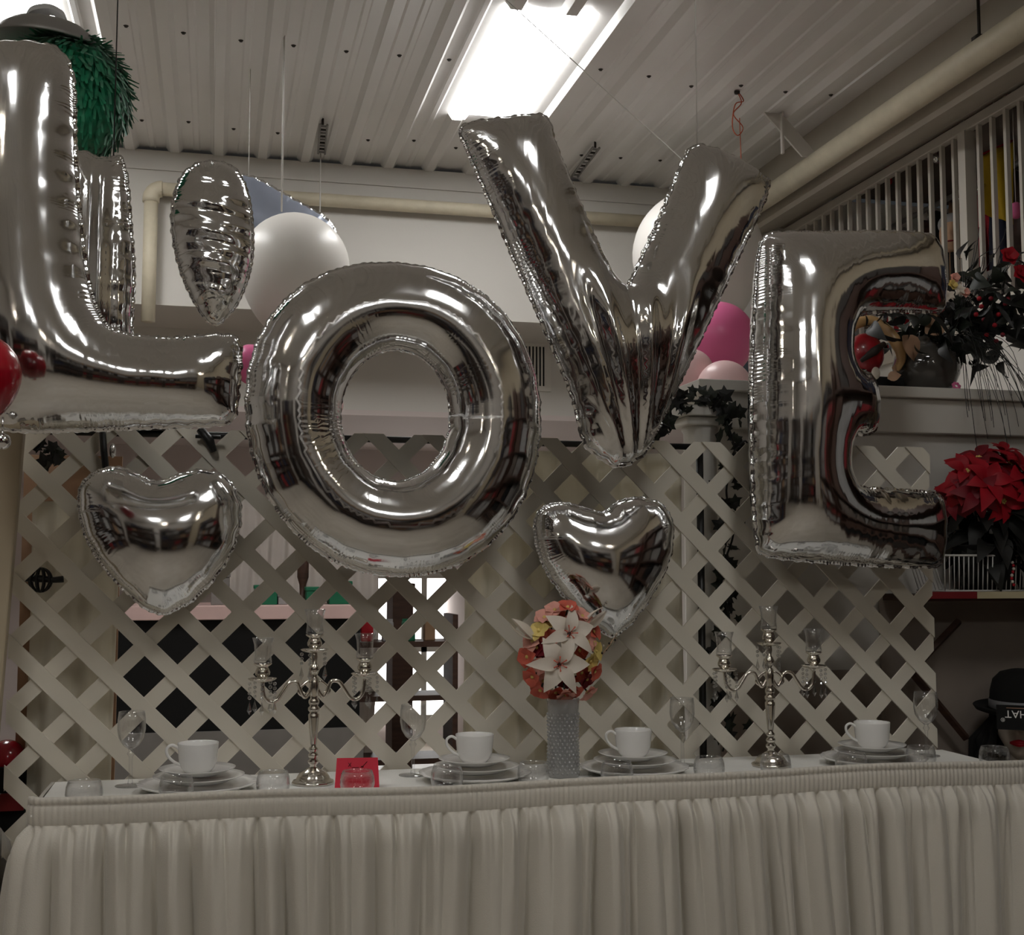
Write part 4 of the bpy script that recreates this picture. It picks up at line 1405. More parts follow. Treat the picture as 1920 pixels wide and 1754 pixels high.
# wire basket: rims and uprights
bx0, bx1, by0, by1 = x_on(1752, 1045, 3.30), x_on(1752, 1045, 3.30) + 0.46, 3.295, 3.465
ztop, zbot = float(at_y(1800, 1042, 3.30)[2]), 1.170
t = thing('wire_basket', 'white wire basket holding the poinsettia pot on the shelf', 'basket', (0, 0, 0))
ins = 0.035
MB().tube([(bx0, by0, ztop), (bx1, by0, ztop), (bx1, by1, ztop), (bx0, by1, ztop), (bx0, by0, ztop)], 0.0032, 6).build('rim', M['wire'], t)
MB().tube([(bx0 + ins, by0 + .01, zbot), (bx1 - ins, by0 + .01, zbot), (bx1 - ins, by1 - .01, zbot), (bx0 + ins, by1 - .01, zbot), (bx0 + ins, by0 + .01, zbot)], 0.003, 6).build('base_rim', M['wire'], t)
nw = 26
for i in range(nw):
    f_ = i / (nw - 1)
    MB().tube([(bx0 + 0.03 + (bx1 - bx0 - 0.06) * f_, by0, ztop), (bx0 + ins + (bx1 - bx0 - 2 * ins) * f_, by0 + .01, zbot)], 0.0019, 5).build('upright_wire', M['wire'], t)
for i in range(8):
    yy = by0 + 0.01 + (by1 - by0 - 0.02) * (i + 0.5) / 8
    MB().tube([(bx0, yy, ztop), (bx0 + ins, yy, zbot), (bx1 - ins, yy, zbot), (bx1, yy, ztop)], 0.0019, 5).build('cross_wire', M['wire'], t)

pot = thing('potted_poinsettia', 'red poinsettia in a black pot standing in the wire basket', 'plant', (x_on(1852, 1060, 3.38), 3.38, 1.172))
MB().lathe([(0, 0), (0.075, 0), (0.085, 0.05), (0.10, 0.13), (0.105, 0.135), (0.095, 0.13), (0.09, 0.12), (0, 0.12)], 24).build('pot', M['felt'], pot)
pet = [leaf('petal', L_, W_, M[m_], cu, 0.18, n=6) for L_, W_, m_, cu in ((0.085, 0.050, 'petalr', 0.35), (0.065, 0.040, 'petalr', 0.25), (0.075, 0.044, 'petalm', 0.45))]
gl = leaf('leaf', 0.10, 0.055, M['leafb'], 0.5, 0.2)
rr = np.random.default_rng(12)


def rel(px, py, y):
    return at_y(px, py, y) - np.array(pot.location)


for h_i, (px, py, y, dirv, sc_) in enumerate([(1852, 905, 3.29, (0.02, -1, 0.5), 1.15), (1895, 870, 3.36, (0.3, -0.6, 0.9), 1.0), (1812, 885, 3.34, (-0.5, -0.8, 0.7), 0.95), (1925, 930, 3.31, (0.6, -0.9, 0.4), 1.0), (1785, 935, 3.36, (-0.9, -0.7, 0.3), 0.8), (1858, 868, 3.40, (-0.1, -0.3, 1), 0.9), (1880, 940, 3.30, (0.2, -1, 0.0), 1.0), (1830, 925, 3.30, (-0.3, -1, 0.1), 0.95), (1915, 880, 3.34, (0.4, -0.8, 0.6), 1.0), (1835, 860, 3.38, (-0.3, -0.4, 0.9), 0.9), (1805, 915, 3.33, (-0.6, -0.9, 0.2), 0.85), (1880, 850, 3.41, (0.1, -0.4, 1), 0.85)]):
    p = rel(px, py, y)
    q = Vector(dirv).to_track_quat('Z', 'Y')
    for k in range(13):
        ring = 0 if k < 5 else (1 if k < 9 else 2)
        a = 2 * PI * k * 0.382 + h_i
        e = q.to_matrix() @ Euler((0, (-0.45, -0.15, 0.25)[ring] + rr.normal(0, 0.1), a)).to_matrix()
        o = link('petal', pet[(1, 0, 2)[ring] if h_i not in (4, 7, 9) else 2], pot, p + np.array(e @ Vector((0.006, 0, -0.004 * ring))), e.to_euler())
        o.scale = (sc_,) * 3
    for k in range(5):
        MB().ball(p + np.array(q @ Vector((0.006 * math.cos(k * 1.26), 0.006 * math.sin(k * 1.26), 0.004))), 0.0045, 6, 5).build('bud', M['petaly'], pot)
for k in range(80):
    a = rr.uniform(0, 2 * PI)
    zz = rr.uniform(0.08, 0.24)
    rad = rr.uniform(0.02, 0.07)
    e = Euler((rr.normal(0, 0.3), rr.uniform(-0.1, 0.9), a)).to_matrix()
    o = link('leaf', gl, pot, (rad * math.cos(a), rad * math.sin(a), zz), e.to_euler())
for h_i in range(6):
    MB().tube([(0.02 * math.cos(h_i), 0.02 * math.sin(h_i), 0.11), (0.05 * math.cos(h_i), 0.03 * math.sin(h_i), 0.25)], 0.004, 6).build('stalk', M['leafd'], pot)
t = thing('bead_string', 'short string of red and white beads hanging on the wire basket', 'beads', at_y(1898, 1050, 3.285))
for k in range(8):
    MB().ball((0.004 * math.sin(k), 0, -0.008 - k * 0.0095), 0.0048, 8, 6).build('bead', M['redcloth' if k % 2 else 'petalw'], t)

# mannequin head with bowler hat
hx, hy = x_on(1913, 1350, 3.30), 3.30
t = thing('mannequin_head', 'pale mannequin head with red lips and black hair under a bowler hat', 'mannequin', (hx, hy, 0), rz=-0.66)
zc_ = float(at_y(1915, 1355, 3.26)[2])
n_, m_ = 40, 36
v, f = [], []
for i in range(m_ + 1):
    th = PI * i / m_
    for j in range(n_):
        a = 2 * PI * j / n_
        x, y, z = 0.074 * math.sin(th) * math.cos(a), 0.090 * math.sin(th) * math.sin(a), 0.115 * math.cos(th)
        if z < 0:
            x *= 1 - 0.42 * (-z / 0.115) ** 1.6
            y = y * (1 - 0.25 * (-z / 0.115) ** 2) - (0.012 if y < 0 else 0) * (-z / 0.115)
        if y < 0:   # face: nose, brow, chin, lips
            y -= 0.024 * math.exp(-(x / 0.011) ** 2) * math.exp(-((z + 0.022) / 0.016) ** 2)
            y -= 0.012 * math.exp(-(x / 0.008) ** 2) * math.exp(-((z - 0.004) / 0.022) ** 2)
            y += 0.012 * (math.exp(-((x - 0.028) / 0.014) ** 2) + math.exp(-((x + 0.028) / 0.014) ** 2)) * math.exp(-((z - 0.010) / 0.012) ** 2)
            y -= 0.010 * math.exp(-(x / 0.020) ** 2) * math.exp(-((z + 0.092) / 0.016) ** 2)
            y -= 0.006 * math.exp(-(x / 0.022) ** 2) * math.exp(-((z + 0.055) / 0.010) ** 2)
        v.append((x, y, z))
for i in range(m_):
    for j in range(n_):
        j2 = (j + 1) % n_
        f.append((i * n_ + j, (i + 1) * n_ + j, (i + 1) * n_ + j2, i * n_ + j2))
link('head', mesh('head', v, f, M['skin']), t, (0, 0, zc_))
def lip(s_):
    b = MB()
    pts = [(x, -0.089 - 0.006 * math.cos(x / 0.026 * 1.4), zc_ - 0.055 + s_ * (0.004 - abs(x) * 0.10)) for x in np.linspace(-0.026, 0.026, 9)]
    rs = [0.0016 + 0.0055 * math.cos(x / 0.024 * 1.45) for x in np.linspace(-0.026, 0.026, 9)]
    return b.tube(pts, rs, 8)
lip(1).build('upper_lip', M['lips'], t)
lip(-1).build('lower_lip', M['lips'], t)
MB().lathe([(0.034, -0.16), (0.036, -0.10), (0.038, -0.02)], 20, (0, 0.015, zc_ - 0.06)).build('neck', M['skin'], t)
MB().lathe([(0, 0.0), (0.09, 0.0), (0.09, 0.02), (0.018, 0.03), (0.016, zc_ - 0.22), (0.05, zc_ - 0.21), (0.05, zc_ - 0.2), (0, zc_ - 0.2)], 20).build('stand', M['black'], t)
# wig: shell around sides and back, open at the face
v, f = [], []
for i in range(22):
    z = 0.028 - i * 0.0095
    for j in range(33):
        a = PI * (-0.22 + 1.44 * j / 32)
        spread_ = 1.0 + 0.35 * max(0, -z / 0.16)
        w_ = 1 + 0.05 * math.sin(j * 2.2 + i * 0.3)
        rx, ry = 0.084 * spread_ * w_, 0.100 * w_
        if z > 0.03:
            k_ = math.sqrt(max(0.05, 1 - ((z - 0.03) / 0.09) ** 2))
            rx *= k_; ry *= k_
        v.append((rx * math.cos(a), ry * math.sin(a) + 0.008, z))
for i in range(21):
    for j in range(32):
        q = i * 33 + j
        f.append((q, q + 33, q + 34, q + 1))
o = link('wig', mesh('wig', v, f, M['felt']), t, (0, 0, zc_ + 0.005))
o.modifiers.new('thickness', 'SOLIDIFY').thickness = 0.014
b = MB()
for k in range(26):
    a = PI * (0.8 + 0.28 * k / 26)
    p0 = np.array([0.08 * math.cos(a), 0.09 * math.sin(a) * 0.6, zc_ - 0.0])
    b.tube([p0, p0 + np.array([-0.035 - 0.02 * math.sin(k * 1.7), -0.01, -0.06]), p0 + np.array([-0.05 - 0.03 * math.sin(k * 2.3), -0.02, -0.17])], [0.010, 0.011, 0.004], 6)
b.build('loose_curls', M['felt'], t)
hat = thing('bowler_hat', 'black felt bowler hat with grey band and label on the mannequin head', 'hat', (hx + 0.004, hy, zc_ + 0.035))
hat.rotation_euler = (0.06, 0.0, -0.60)
hat.scale = (0.92, 0.92, 0.95)
MB().lathe([(0, 0.122), (0.03, 0.121), (0.062, 0.112), (0.084, 0.090), (0.093, 0.055), (0.096, 0.012), (0.097, 0.0), (0.118, -0.004), (0.138, 0.004), (0.144, 0.012), (0.146, 0.010), (0.138, -0.002), (0.118, -0.009), (0.094, -0.006), (0.09, 0.05), (0.06, 0.105), (0, 0.115)], 48).build('crown_and_brim', M['felt'], hat)
MB().lathe([(0.0975, 0.004), (0.0985, 0.006), (0.0980, 0.030), (0.0965, 0.031)], 48).build('band', M['band'], hat)
# hanging label on the front with upside-down lettering
LAB = lambda x, z, e=0.0: (x, -0.148 + (z - 0.03) * 0.53 - e, z)
lab = MB().add([LAB(-0.074, 0.032), LAB(0.074, 0.032), LAB(0.074, -0.036), LAB(-0.074, -0.036), LAB(-0.074, 0.032, 0.0015), LAB(0.074, 0.032, 0.0015), LAB(0.074, -0.036, 0.0015), LAB(-0.074, -0.036, 0.0015)],
               [(3, 2, 1, 0), (4, 5, 6, 7), (0, 1, 5, 4), (2, 3, 7, 6), (1, 2, 6, 5), (3, 0, 4, 7)]).build('label_strip', M['felt'], hat, smooth=False)


def text_mesh(body, size, m, name):
    cu = bpy.data.curves.new(name, 'FONT')
    cu.body = body
    cu.size = size
    cu.extrude = 0.0002
    cu.align_x = 'LEFT'
    to = bpy.data.objects.new(name + '_tmp', cu)
    COL.objects.link(to)
    dg = bpy.context.evaluated_depsgraph_get()
    me = bpy.data.meshes.new_from_object(to.evaluated_get(dg))
    bpy.data.objects.remove(to)
    me.materials.clear()
    me.materials.append(m)
    me.name = name
    return me


# text plane follows the strip, turned 180 degrees in its own plane
ax_x = Vector((-1, 0, 0))
ax_y = Vector((0, -0.53, -1)).normalized()
ax_z = ax_x.cross(ax_y)
R = Matrix((ax_x, ax_y, ax_z)).transposed()
for body, size, px_, pz_ in (('HAT', 0.033, 0.016, 0.017), ('\u00ae', 0.016, -0.050, -0.004)):
    o = link('lettering', text_mesh(body, size, M['print'], 'lettering'), lab, LAB(px_, pz_, 0.0022), R.to_euler())
o = MB().tube([LAB(-0.045, 0.024, 0.0018), LAB(0.02, 0.024, 0.0018)], 0.0012, 5).build('small_print_line', M['tan'], lab)

# ================================================================== PEDESTAL COLUMN AND IVY
PYc = 3.35
pc0 = at_y(1312, 800, PYc)
ztop = float(at_y(1312, 766, PYc)[2])
t = thing('pedestal_column', 'white plaster column with square capital wrapped in ivy behind the lattice', 'column', (pc0[0], PYc, 0))
wpx = 1.0 / 640.0
MB().box(-0.080, 0.080, -0.080, 0.080, ztop - 0.030, ztop).build('abacus', M['trimw'], t, smooth=False, bevel=0.003)
MB().box(-0.062, 0.062, -0.062, 0.062, ztop - 0.055, ztop - 0.030).build('capital', M['trimw'], t, smooth=False, bevel=0.006)
MB().lathe([(0.05, ztop - 0.055), (0.052, ztop - 0.065), (0.046, ztop - 0.075), (0.046, 0.12), (0.06, 0.10), (0.066, 0.06), (0.0, 0.06)], 32, wob=lambda a, j: 1 + 0.03 * math.cos(14 * a)).build('shaft', M['trimw'], t)
MB().box(-0.075, 0.075, -0.075, 0.075, 0.0, 0.07).build('plinth', M['trimw'], t, smooth=False)


def ivy_leaf(name, m, s):
    out = [(0, 0), (-0.35, 0.1), (-0.55, 0.0), (-0.42, 0.35), (-0.6, 0.6), (-0.25, 0.62), (0, 1.05), (0.25, 0.62), (0.6, 0.6), (0.42, 0.35), (0.55, 0.0), (0.35, 0.1)]
    v = [(0, 0.4 * s, 0.06 * s)] + [(x * s, y * s, -0.12 * s * (x * x + (y - 0.4) ** 2)) for x, y in out]
    k = len(out)
    f = [(0, 1 + (i + 1) % k, 1 + i) for i in range(k)]
    return mesh(name, v, f, m, False)


ivy = [ivy_leaf('leaf', M['leafb'], 0.042), ivy_leaf('leaf', M['leafd'], 0.036)]
r5 = np.random.default_rng(5)


def garland(name, label, ctrl, n, spread, m='leafb', leaves=ivy, cat='garland', size=1.0):
    pts = spline(ctrl, 10)
    base = pts[0].copy()
    t = thing(name, label, cat, base)
    MB().tube(pts - base, 0.003, 5).build('vine', M[m], t)
    for k in range(n):
        p = pts[int(k / n * (len(pts) - 1))] - base + r5.normal(0, spread, 3) * np.array([1, 0.5, 0.7])
        e = Euler((PI / 2 + r5.normal(0, 0.5), r5.uniform(-1.5, 1.5), r5.normal(0, 0.5)))
        link('leaf', leaves[k % len(leaves)], t, p, e, (size * r5.uniform(0.7, 1.2),) * 3)
    return t


top = [at_y(1238, 800, 3.25), at_y(1262, 762, 3.26), at_y(1300, 752, 3.26), at_y(1345, 756, 3.26), at_y(1372, 790, 3.25)]
garland('ivy_garland', 'dark ivy garland lying over the top of the white column', top, 44, 0.020)
dn = [at_y(1362, 790, 3.245), at_y(1378, 850, 3.25), at_y(1362, 920, 3.25), at_y(1375, 1000, 3.25), at_y(1352, 1080, 3.25), at_y(1368, 1170, 3.25), at_y(1350, 1260, 3.25), at_y(1368, 1350, 3.25), at_y(1355, 1410, 3.25)]
garland('ivy_garland', 'dark ivy strand hanging down behind the lattice right of the column', dn, 76, 0.020)
dl = [at_y(1255, 770, 3.25), at_y(1240, 800, 3.25), at_y(1232, 830, 3.25)]
garland('ivy_garland', 'short ivy tuft hanging left of the white column', dl, 14, 0.014)
c0 = at_y(1385, 835, 3.235)
o = MB().tube(spline([(0, 0, 0), (0.02, 0, 0.012), (0.028, 0, -0.004), (0.012, 0, -0.012), (0.0, 0, -0.004), (-0.014, 0, -0.02), (-0.004, 0, -0.03), (0.006, 0, -0.022)], 6), 0.003, 6).build('curled_tendril', M['black'], loc=c0)
tag(o, 'curled black tendril beside the column top', 'tendril')

# ================================================================== ARRANGEMENTS ON THE LEDGE
LZ = 1.795
vz = at_y(1738, 728, 3.58)
t = thing('round_vase', 'round smoked glass vase on the white ledge under dark foliage', 'vase', (vz[0], 3.58, LZ))
MB().lathe([(0, 0.0), (0.055, 0.0), (0.085, 0.02), (0.102, 0.06), (0.106, 0.09), (0.098, 0.125), (0.075, 0.155), (0.05, 0.168), (0.055, 0.18), (0.048, 0.178), (0.043, 0.165), (0.0, 0.15)], 40).build('vase_body', M['smoke'], t)
hn = at_y(1640, 650, 3.60)
t = thing('horn_ornament', 'tan ceramic horn ornament with red glazed mouth on the ledge', 'ornament', (hn[0], 3.60, LZ))
cv = [at_y(px, py, 3.56 + 0.02 * math.sin(i)) - np.array([hn[0], 3.60, LZ]) for i, (px, py) in enumerate([(1590, 640), (1600, 612), (1630, 602), (1660, 618), (1682, 645), (1690, 672), (1680, 695)])]
MB().tube(spline(cv, 6), list(np.interp(np.linspace(0, 1, 37), [0, 0.25, 0.7, 1], [0.012, 0.018, 0.02, 0.010])), 12).build('horn', M['horn'], t)
cb = at_y(1622, 665, 3.60) - np.array([hn[0], 3.60, LZ])
MB().ball(cb, (0.062, 0.05, 0.068), 28, 18).build('glazed_bowl', M['redglaze'], t)
MB().tube([cb + np.array([-0.04, -0.045, -0.03]), cb + np.array([0.0, -0.056, 0.0]), cb + np.array([0.045, -0.04, 0.03])], [0.006, 0.014, 0.008], 10).build('dark_stripe', M['eye'], t)
MB().box(-0.09, 0.085, -0.04, 0.04, 0.0, 0.05).build('base_block', M['felt'], t, smooth=False, bevel=0.012)
tl = leaf('leaf', 0.10, 0.075, M['tan'], 0.2, 0.2)
for px, py, rt in ((1672, 690, (1.3, 0.4, 0.5)), (1664, 710, (1.4, -0.3, -0.4))):
    link('petal', tl, t, at_y(px, py, 3.53) - np.array([hn[0], 3.60, LZ]), rt, (0.45,) * 3)
eg = at_y(1642, 700, 3.53) - np.array([hn[0], 3.60, LZ])
MB().ball(eg, (0.014, 0.012, 0.02), 12, 10).build('white_berry', M['petalw'], t)
fl = thing('foliage_arrangement', 'big dark foliage and grass arrangement with red berries rising from the ledge vase', 'arrangement', (vz[0], 3.60, LZ + 0.16))
F0 = np.array([vz[0], 3.60, LZ + 0.16])
link('tan_leaf', tl, fl, at_y(1692, 630, 3.50) - F0, (1.45, 0.9, 0.1), (1.0,) * 3)
link('tan_leaf', tl, fl, at_y(1735, 625, 3.50) - F0, (1.45, -0.7, 0.1), (1.0,) * 3)
bl2 = [leaf('leaf', 0.11, 0.05, M['leafb'], 0.3, 0.25), leaf('leaf', 0.14, 0.022, M['leafb'], 0.3, 0.2), leaf('leaf', 0.085, 0.06, M['leafd'], 0.3, 0.25)]
for k in range(270):
    px, py = r5.uniform(1610, 1850), r5.uniform(560, 660)
    if k > 60:
        px, py = r5.uniform(1780, 1960), r5.uniform(470, 640)
    if k > 120:
        px, py = r5.uniform(1745, 1860), r5.uniform(600, 690)
    if k > 150:
        px, py = r5.uniform(1690, 1800), r5.uniform(585, 650)
    if k > 200:
        px, py = r5.normal(1870, 35), r5.normal(585, 35)
    p = at_y(px, py, r5.uniform(3.46, 3.72)) - F0
    link('leaf', bl2[k % 3], fl, p, (r5.uniform(0, 6), r5.uniform(-1, 1), r5.uniform(0, 6)), (r5.uniform(0.6, 1.0),) * 3)
org = at_y(1800, 628, 3.55) - F0
for k in range(34):
    ex, ey = 1815 + 150 * (k / 33) ** 0.9 + r5.normal(0, 14), r5.uniform(760, 850) if k % 2 else r5.uniform(700, 800)
    a_ = np.array([org[0] + r5.normal(0, 0.02), org[1], org[2] + r5.normal(0, 0.02)])
    e_ = at_y(ex, ey, r5.uniform(3.28, 3.40)) - F0
    m1 = a_ * 0.55 + e_ * 0.45
    m1[2] = max(a_[2], e_[2]) + r5.uniform(-0.01, 0.03)
    m2 = e_.copy()
    m2[2] += r5.uniform(0.08, 0.16)
    m2[0] -= 0.012
    MB().tube(bez(a_, m1, m2, e_, 10), 0.0010, 4, cap=False).build('grass_blade', M['leafb'], fl)
for k in range(16):
    a_ = at_y(1800 + r5.normal(0, 15), 600, 3.58) - F0
    e_ = at_y(r5.uniform(1765, 1925), r5.uniform(425, 530), r5.uniform(3.5, 3.7)) - F0
    MB().tube(bez(a_, a_ + (0, 0, 0.05), e_ - (0, 0, 0.06), e_, 8), 0.0014, 4, cap=False).build('twig', M['leafb'], fl)
for k, (px, py) in enumerate([(1840, 575), (1858, 560), (1872, 590), (1845, 600), (1865, 610), (1885, 570), (1830, 590), (1890, 560), (1850, 628), (1880, 628), (1836, 560), (1868, 640)]):
    MB().ball(at_y(px, py, 3.44 + 0.01 * (k % 3)) - F0, 0.0075, 10, 8).build('red_berry', M['petalm' if k % 2 else 'petalr'], fl)
for k, (px, py, c_) in enumerate([(1890, 482, 'petalr'), (1912, 515, 'petalr'), (1785, 535, 'petaly'), (1778, 555, 'petalw'), (1798, 545, 'petalw'), (1790, 522, 'petalk'), (1808, 550, 'petalk')]):
    h_ = thing('silk_flower', '%s silk flower in the ledge arrangement, %s' % ({'petalr': 'dark pinkish red', 'petaly': 'cream yellow', 'petalw': 'cream white', 'petalk': 'pale pink'}[c_], 'upper right' if k == 0 else 'at the right picture edge' if k == 1 else ['at the heart of the pale cluster', 'lower left of the pale cluster', 'right side of the pale cluster', 'top of the pale cluster', 'far right of the pale cluster'][k - 2]), 'flower', at_y(px, py, 3.42))
    h_.rotation_euler = look_rot((0.1 * math.sin(k), -1, 0.3), k)
    sm = small_pet.get(c_) or lily_petal[0]
    for q in range(9):
        a = 2 * PI * q / 5
        o = link('petal', sm, h_, (0, 0, 0.003 * (q // 5)), (0, -0.3 - 0.4 * (q // 5), a))
        o.scale = (1.5 if c_ == 'petalr' else 0.8 if c_ != 'petalw' else 0.35,) * 3
pk = at_y(1800, 722, 3.45)
h_ = thing('pink_trinket', 'tiny bright pink glitter flower lying on the ledge beside the vase', 'ornament', (pk[0], 3.47, LZ + 0.012))
h_.rotation_euler = look_rot((0, -1, 0.5))
for q in range(7):
    MB().ball((0.010 * math.cos(q * 0.9), 0.010 * math.sin(q * 0.9), 0), (0.006, 0.006, 0.004), 8, 6).build('petal', M['latexp'], h_)

# ================================================================== LOFT GOODS
LF = 2.26


def garment(label, y, x, w, top, bot, m, seed, group='clothes hanging in the loft'):
    r = np.random.default_rng(seed)
    t = thing('hanging_garment', label, 'garment', (x, y, bot), rz=r.uniform(-0.3, 0.3), group=group)
    n, mm = 18, 14
    v, f = [], []
    for j in range(mm + 1):
        tz = j / mm
        ww = w * (0.55 + 0.45 * min(1, tz * 3)) * (1 + 0.12 * tz)
        for i in range(n):
            a = 2 * PI * i / n
            fo = 1 + 0.12 * math.sin(5 * a + seed + 3 * tz)
            v.append((0.05 * fo * math.cos(a), ww / 2 * fo * math.sin(a), (top - bot) * (1 - tz) - 0.03 * abs(math.sin(a)) * (1 - tz)))
    for j in range(mm):
        for i in range(n):
            i2 = (i + 1) % n
            f.append((j * n + i, (j + 1) * n + i, (j + 1) * n + i2, j * n + i2))
    f.append(tuple(range(n)))
    link('cloth', mesh('cloth', v, f, M[m]), t)
    MB().tube([(0, 0, top - bot - 0.01), (0, 0, top - bot + 0.05), (0, 0.02, top - bot + 0.07), (0, 0.03, top - bot + 0.05)], 0.003, 6).build('hanger_hook', M['chrome'], t)
    return t


cl = ['navy', 'greycloth', 'brown', 'blackcloth', 'tancloth', 'redcloth', 'navy', 'brown', 'greycloth', 'blackcloth', 'tancloth', 'brown', 'navy', 'blackcloth', 'brown', 'greycloth']
cname = {'navy': 'dark navy', 'greycloth': 'grey', 'brown': 'dark brown', 'blackcloth': 'black', 'tancloth': 'tan', 'redcloth': 'dark red'}
tag(MB().tube([(3.62, 3.4, 3.13), (3.62, 6.3, 3.13)], 0.014, 10).build('clothes_rail', M['lidmet']), 'metal clothes rail running through the loft behind the railing', 'clothes rail')
for i, c_ in enumerate(cl):
    yy = 6.15 - i * 0.165
    wh = 'in the loft, %s from the far wall end' % ['first', 'second', 'third', 'fourth', 'fifth', 'sixth', 'seventh', 'eighth', 'ninth', 'tenth', 'eleventh', 'twelfth', 'thirteenth', 'fourteenth', 'fifteenth', 'sixteenth'][i]
    garment('%s garment hanging %s' % (cname[c_], wh), yy, 3.62 + 0.02 * math.sin(i), 0.15, 3.08, 2.42 + 0.12 * math.sin(i * 1.7), c_, 30 + i)
# yellow cloth
p0 = at_x(1868, 345, 3.2)
n, v, f = 14, [], []
w0, hh = 0.13, 0.30
for j in range(12):
    tz = j / 11
    for i in range(n):
        s_ = i / (n - 1)
        v.append((0.012 * math.sin(9 * s_ + 2 * tz), (s_ - 0.5) * w0 * (1.1 - 0.15 * tz), hh * (0.5 - tz) + 0.05 * (0.5 - s_) * (1 if tz < 0.5 else -1.2)))
for j in range(11):
    for i in range(n - 1):
        q = j * n + i
        f.append((q, q + 1, q + n + 1, q + n))
t = thing('yellow_banner', 'bright yellow cloth banner hanging behind the loft balusters', 'banner', p0, rz=0.95)
o = link('cloth', mesh('cloth', v, f, M['yellow']), t)
o.modifiers.new('thickness', 'SOLIDIFY').thickness = 0.003
MB().tube([(0, -0.07, hh / 2 + 0.03), (0, 0.07, hh / 2 - 0.02)], 0.004, 6).build('top_rod', M['redcloth'], t)
MB().tube([(0, 0.0, hh / 2), (0.0, 0.0, 3.35 - p0[2])], 0.002, 5).build('cord', M['string'], t)
# rubber face mask (generic)
mk = at_x(1786, 440, 3.24)
t = thing('face_mask', 'pale rubber face mask looking out between the loft balusters', 'mask', mk)
t.rotation_euler = (0, 0, -0.75)
n_, m_ = 24, 20
v, f = [], []
for i in range(m_ + 1):
    th = PI * i / m_
    for j in range(n_):
        a = 2 * PI * j / n_
        x, y, z = 0.058 * math.sin(th) * math.cos(a), 0.06 * math.sin(th) * math.sin(a), 0.085 * math.cos(th)
        if y < 0:
            y -= 0.02 * math.exp(-(x / 0.011) ** 2) * math.exp(-((z + 0.006) / 0.018) ** 2)
            y += 0.014 * (math.exp(-((x - 0.024) / 0.012) ** 2) + math.exp(-((x + 0.024) / 0.012) ** 2)) * math.exp(-((z - 0.018) / 0.010) ** 2)
            y -= 0.006 * math.exp(-(x / 0.02) ** 2) * math.exp(-((z + 0.045) / 0.008) ** 2)
        v.append((x, y, z))
for i in range(m_):
    for j in range(n_):
        j2 = (j + 1) % n_
        f.append((i * n_ + j, (i + 1) * n_ + j, (i + 1) * n_ + j2, i * n_ + j2))
link('face', mesh('face', v, f, M['maskskin']), t)
for sx in (-1, 1):
    MB().ball((sx * 0.024, -0.043, 0.018), (0.009, 0.004, 0.006), 10, 8).build('eye_hole', M['eye'], t)
MB().ball((0, -0.062, -0.043), (0.018, 0.004, 0.004), 10, 8).build('mouth', M['petalm'], t)
MB().ball((0, 0.012, 0.05), (0.066, 0.062, 0.052), 20, 12).build('cap', M['greycloth'], t)
MB().tube([(0, 0, -0.08), (0, 0, LF - mk[2])], 0.012, 8).build('stand', M['black'], t)
# shiny and red ornaments hung along the top rail
for i, (px, py, m_, r_, cn_) in enumerate([(1660, 308, 'redcloth', 0.022, 'red'), (1666, 340, 'redcloth', 0.018, 'small red'), (1715, 282, 'chrome', 0.020, 'silver'), (1745, 283, 'chrome', 0.016, 'small silver'), (1757, 296, 'chrome', 0.022, 'round silver'), (1800, 222, 'chrome', 0.020, 'silver'), (1885, 168, 'chrome', 0.030, 'large silver'), (1560, 384, 'chrome', 0.016, 'tiny silver'), (1675, 322, 'chrome', 0.018, 'silver'), (1905, 395, 'latexp', 0.030, 'pink')]):
    p = at_x(px, py, 3.13)
    wh = ['near the far end of the loft rail', 'just under the first red one', 'left of the tan garment', 'in the middle of the loft rail', 'beside the middle balusters', 'above the wide white post', 'high at the right picture edge', 'furthest along the rail', 'beside the red ornaments', 'below the yellow banner'][i]
    t = thing('hanging_ornament', '%s bauble hung behind the loft railing %s' % (cn_, wh), 'ornament', p, group='baubles on the loft rail')
    MB().ball((0, 0, 0), (r_, r_, r_ * 1.15), 14, 10).build('bauble', M[m_], t)
    MB().tube([(0, 0, r_), (0, 0, 3.16 - p[2] if p[2] < 3.12 else r_ + 0.02)], 0.0015, 5).build('thread', M['string'], t)
# boxes stored on the loft floor
for i in range(12):
    yy = 6.1 - i * 0.21
    w_, h_ = r5.uniform(0.14, 0.19), r5.uniform(0.12, 0.3)
    m_ = ['cardboard', 'greybox', 'brown', 'redcloth', 'cardboard', 'navy'][i % 6]
    t = thing('storage_box', '%s lidded storage box on the loft floor, %s from the far end' % ({'cardboard': 'dark', 'greybox': 'grey', 'brown': 'brown', 'redcloth': 'red', 'navy': 'navy'}[m_], ['first', 'second', 'third', 'fourth', 'fifth', 'sixth', 'seventh', 'eighth', 'ninth', 'tenth', 'eleventh', 'twelfth'][i]), 'box', (3.32, yy, LF), rz=r5.normal(0, 0.12), group='boxes on the loft floor')
    MB().box(-0.10, 0.10, -w_ / 2, w_ / 2, 0, h_ - 0.03).build('box_body', M[m_], t, smooth=False, bevel=0.004)
    MB().box(-0.104, 0.104, -w_ / 2 - 0.004, w_ / 2 + 0.004, h_ - 0.03, h_).build('lid', M[m_], t, smooth=False, bevel=0.004)

# ================================================================== THROUGH THE LATTICE: BACK ROOM
CY = 6.45


def px_box(px0, py0, px1, py1, y):
    a_, c_ = at_y(px0, py1, y), at_y(px1, py0, y)
    return a_[0], c_[0], a_[2], c_[2]


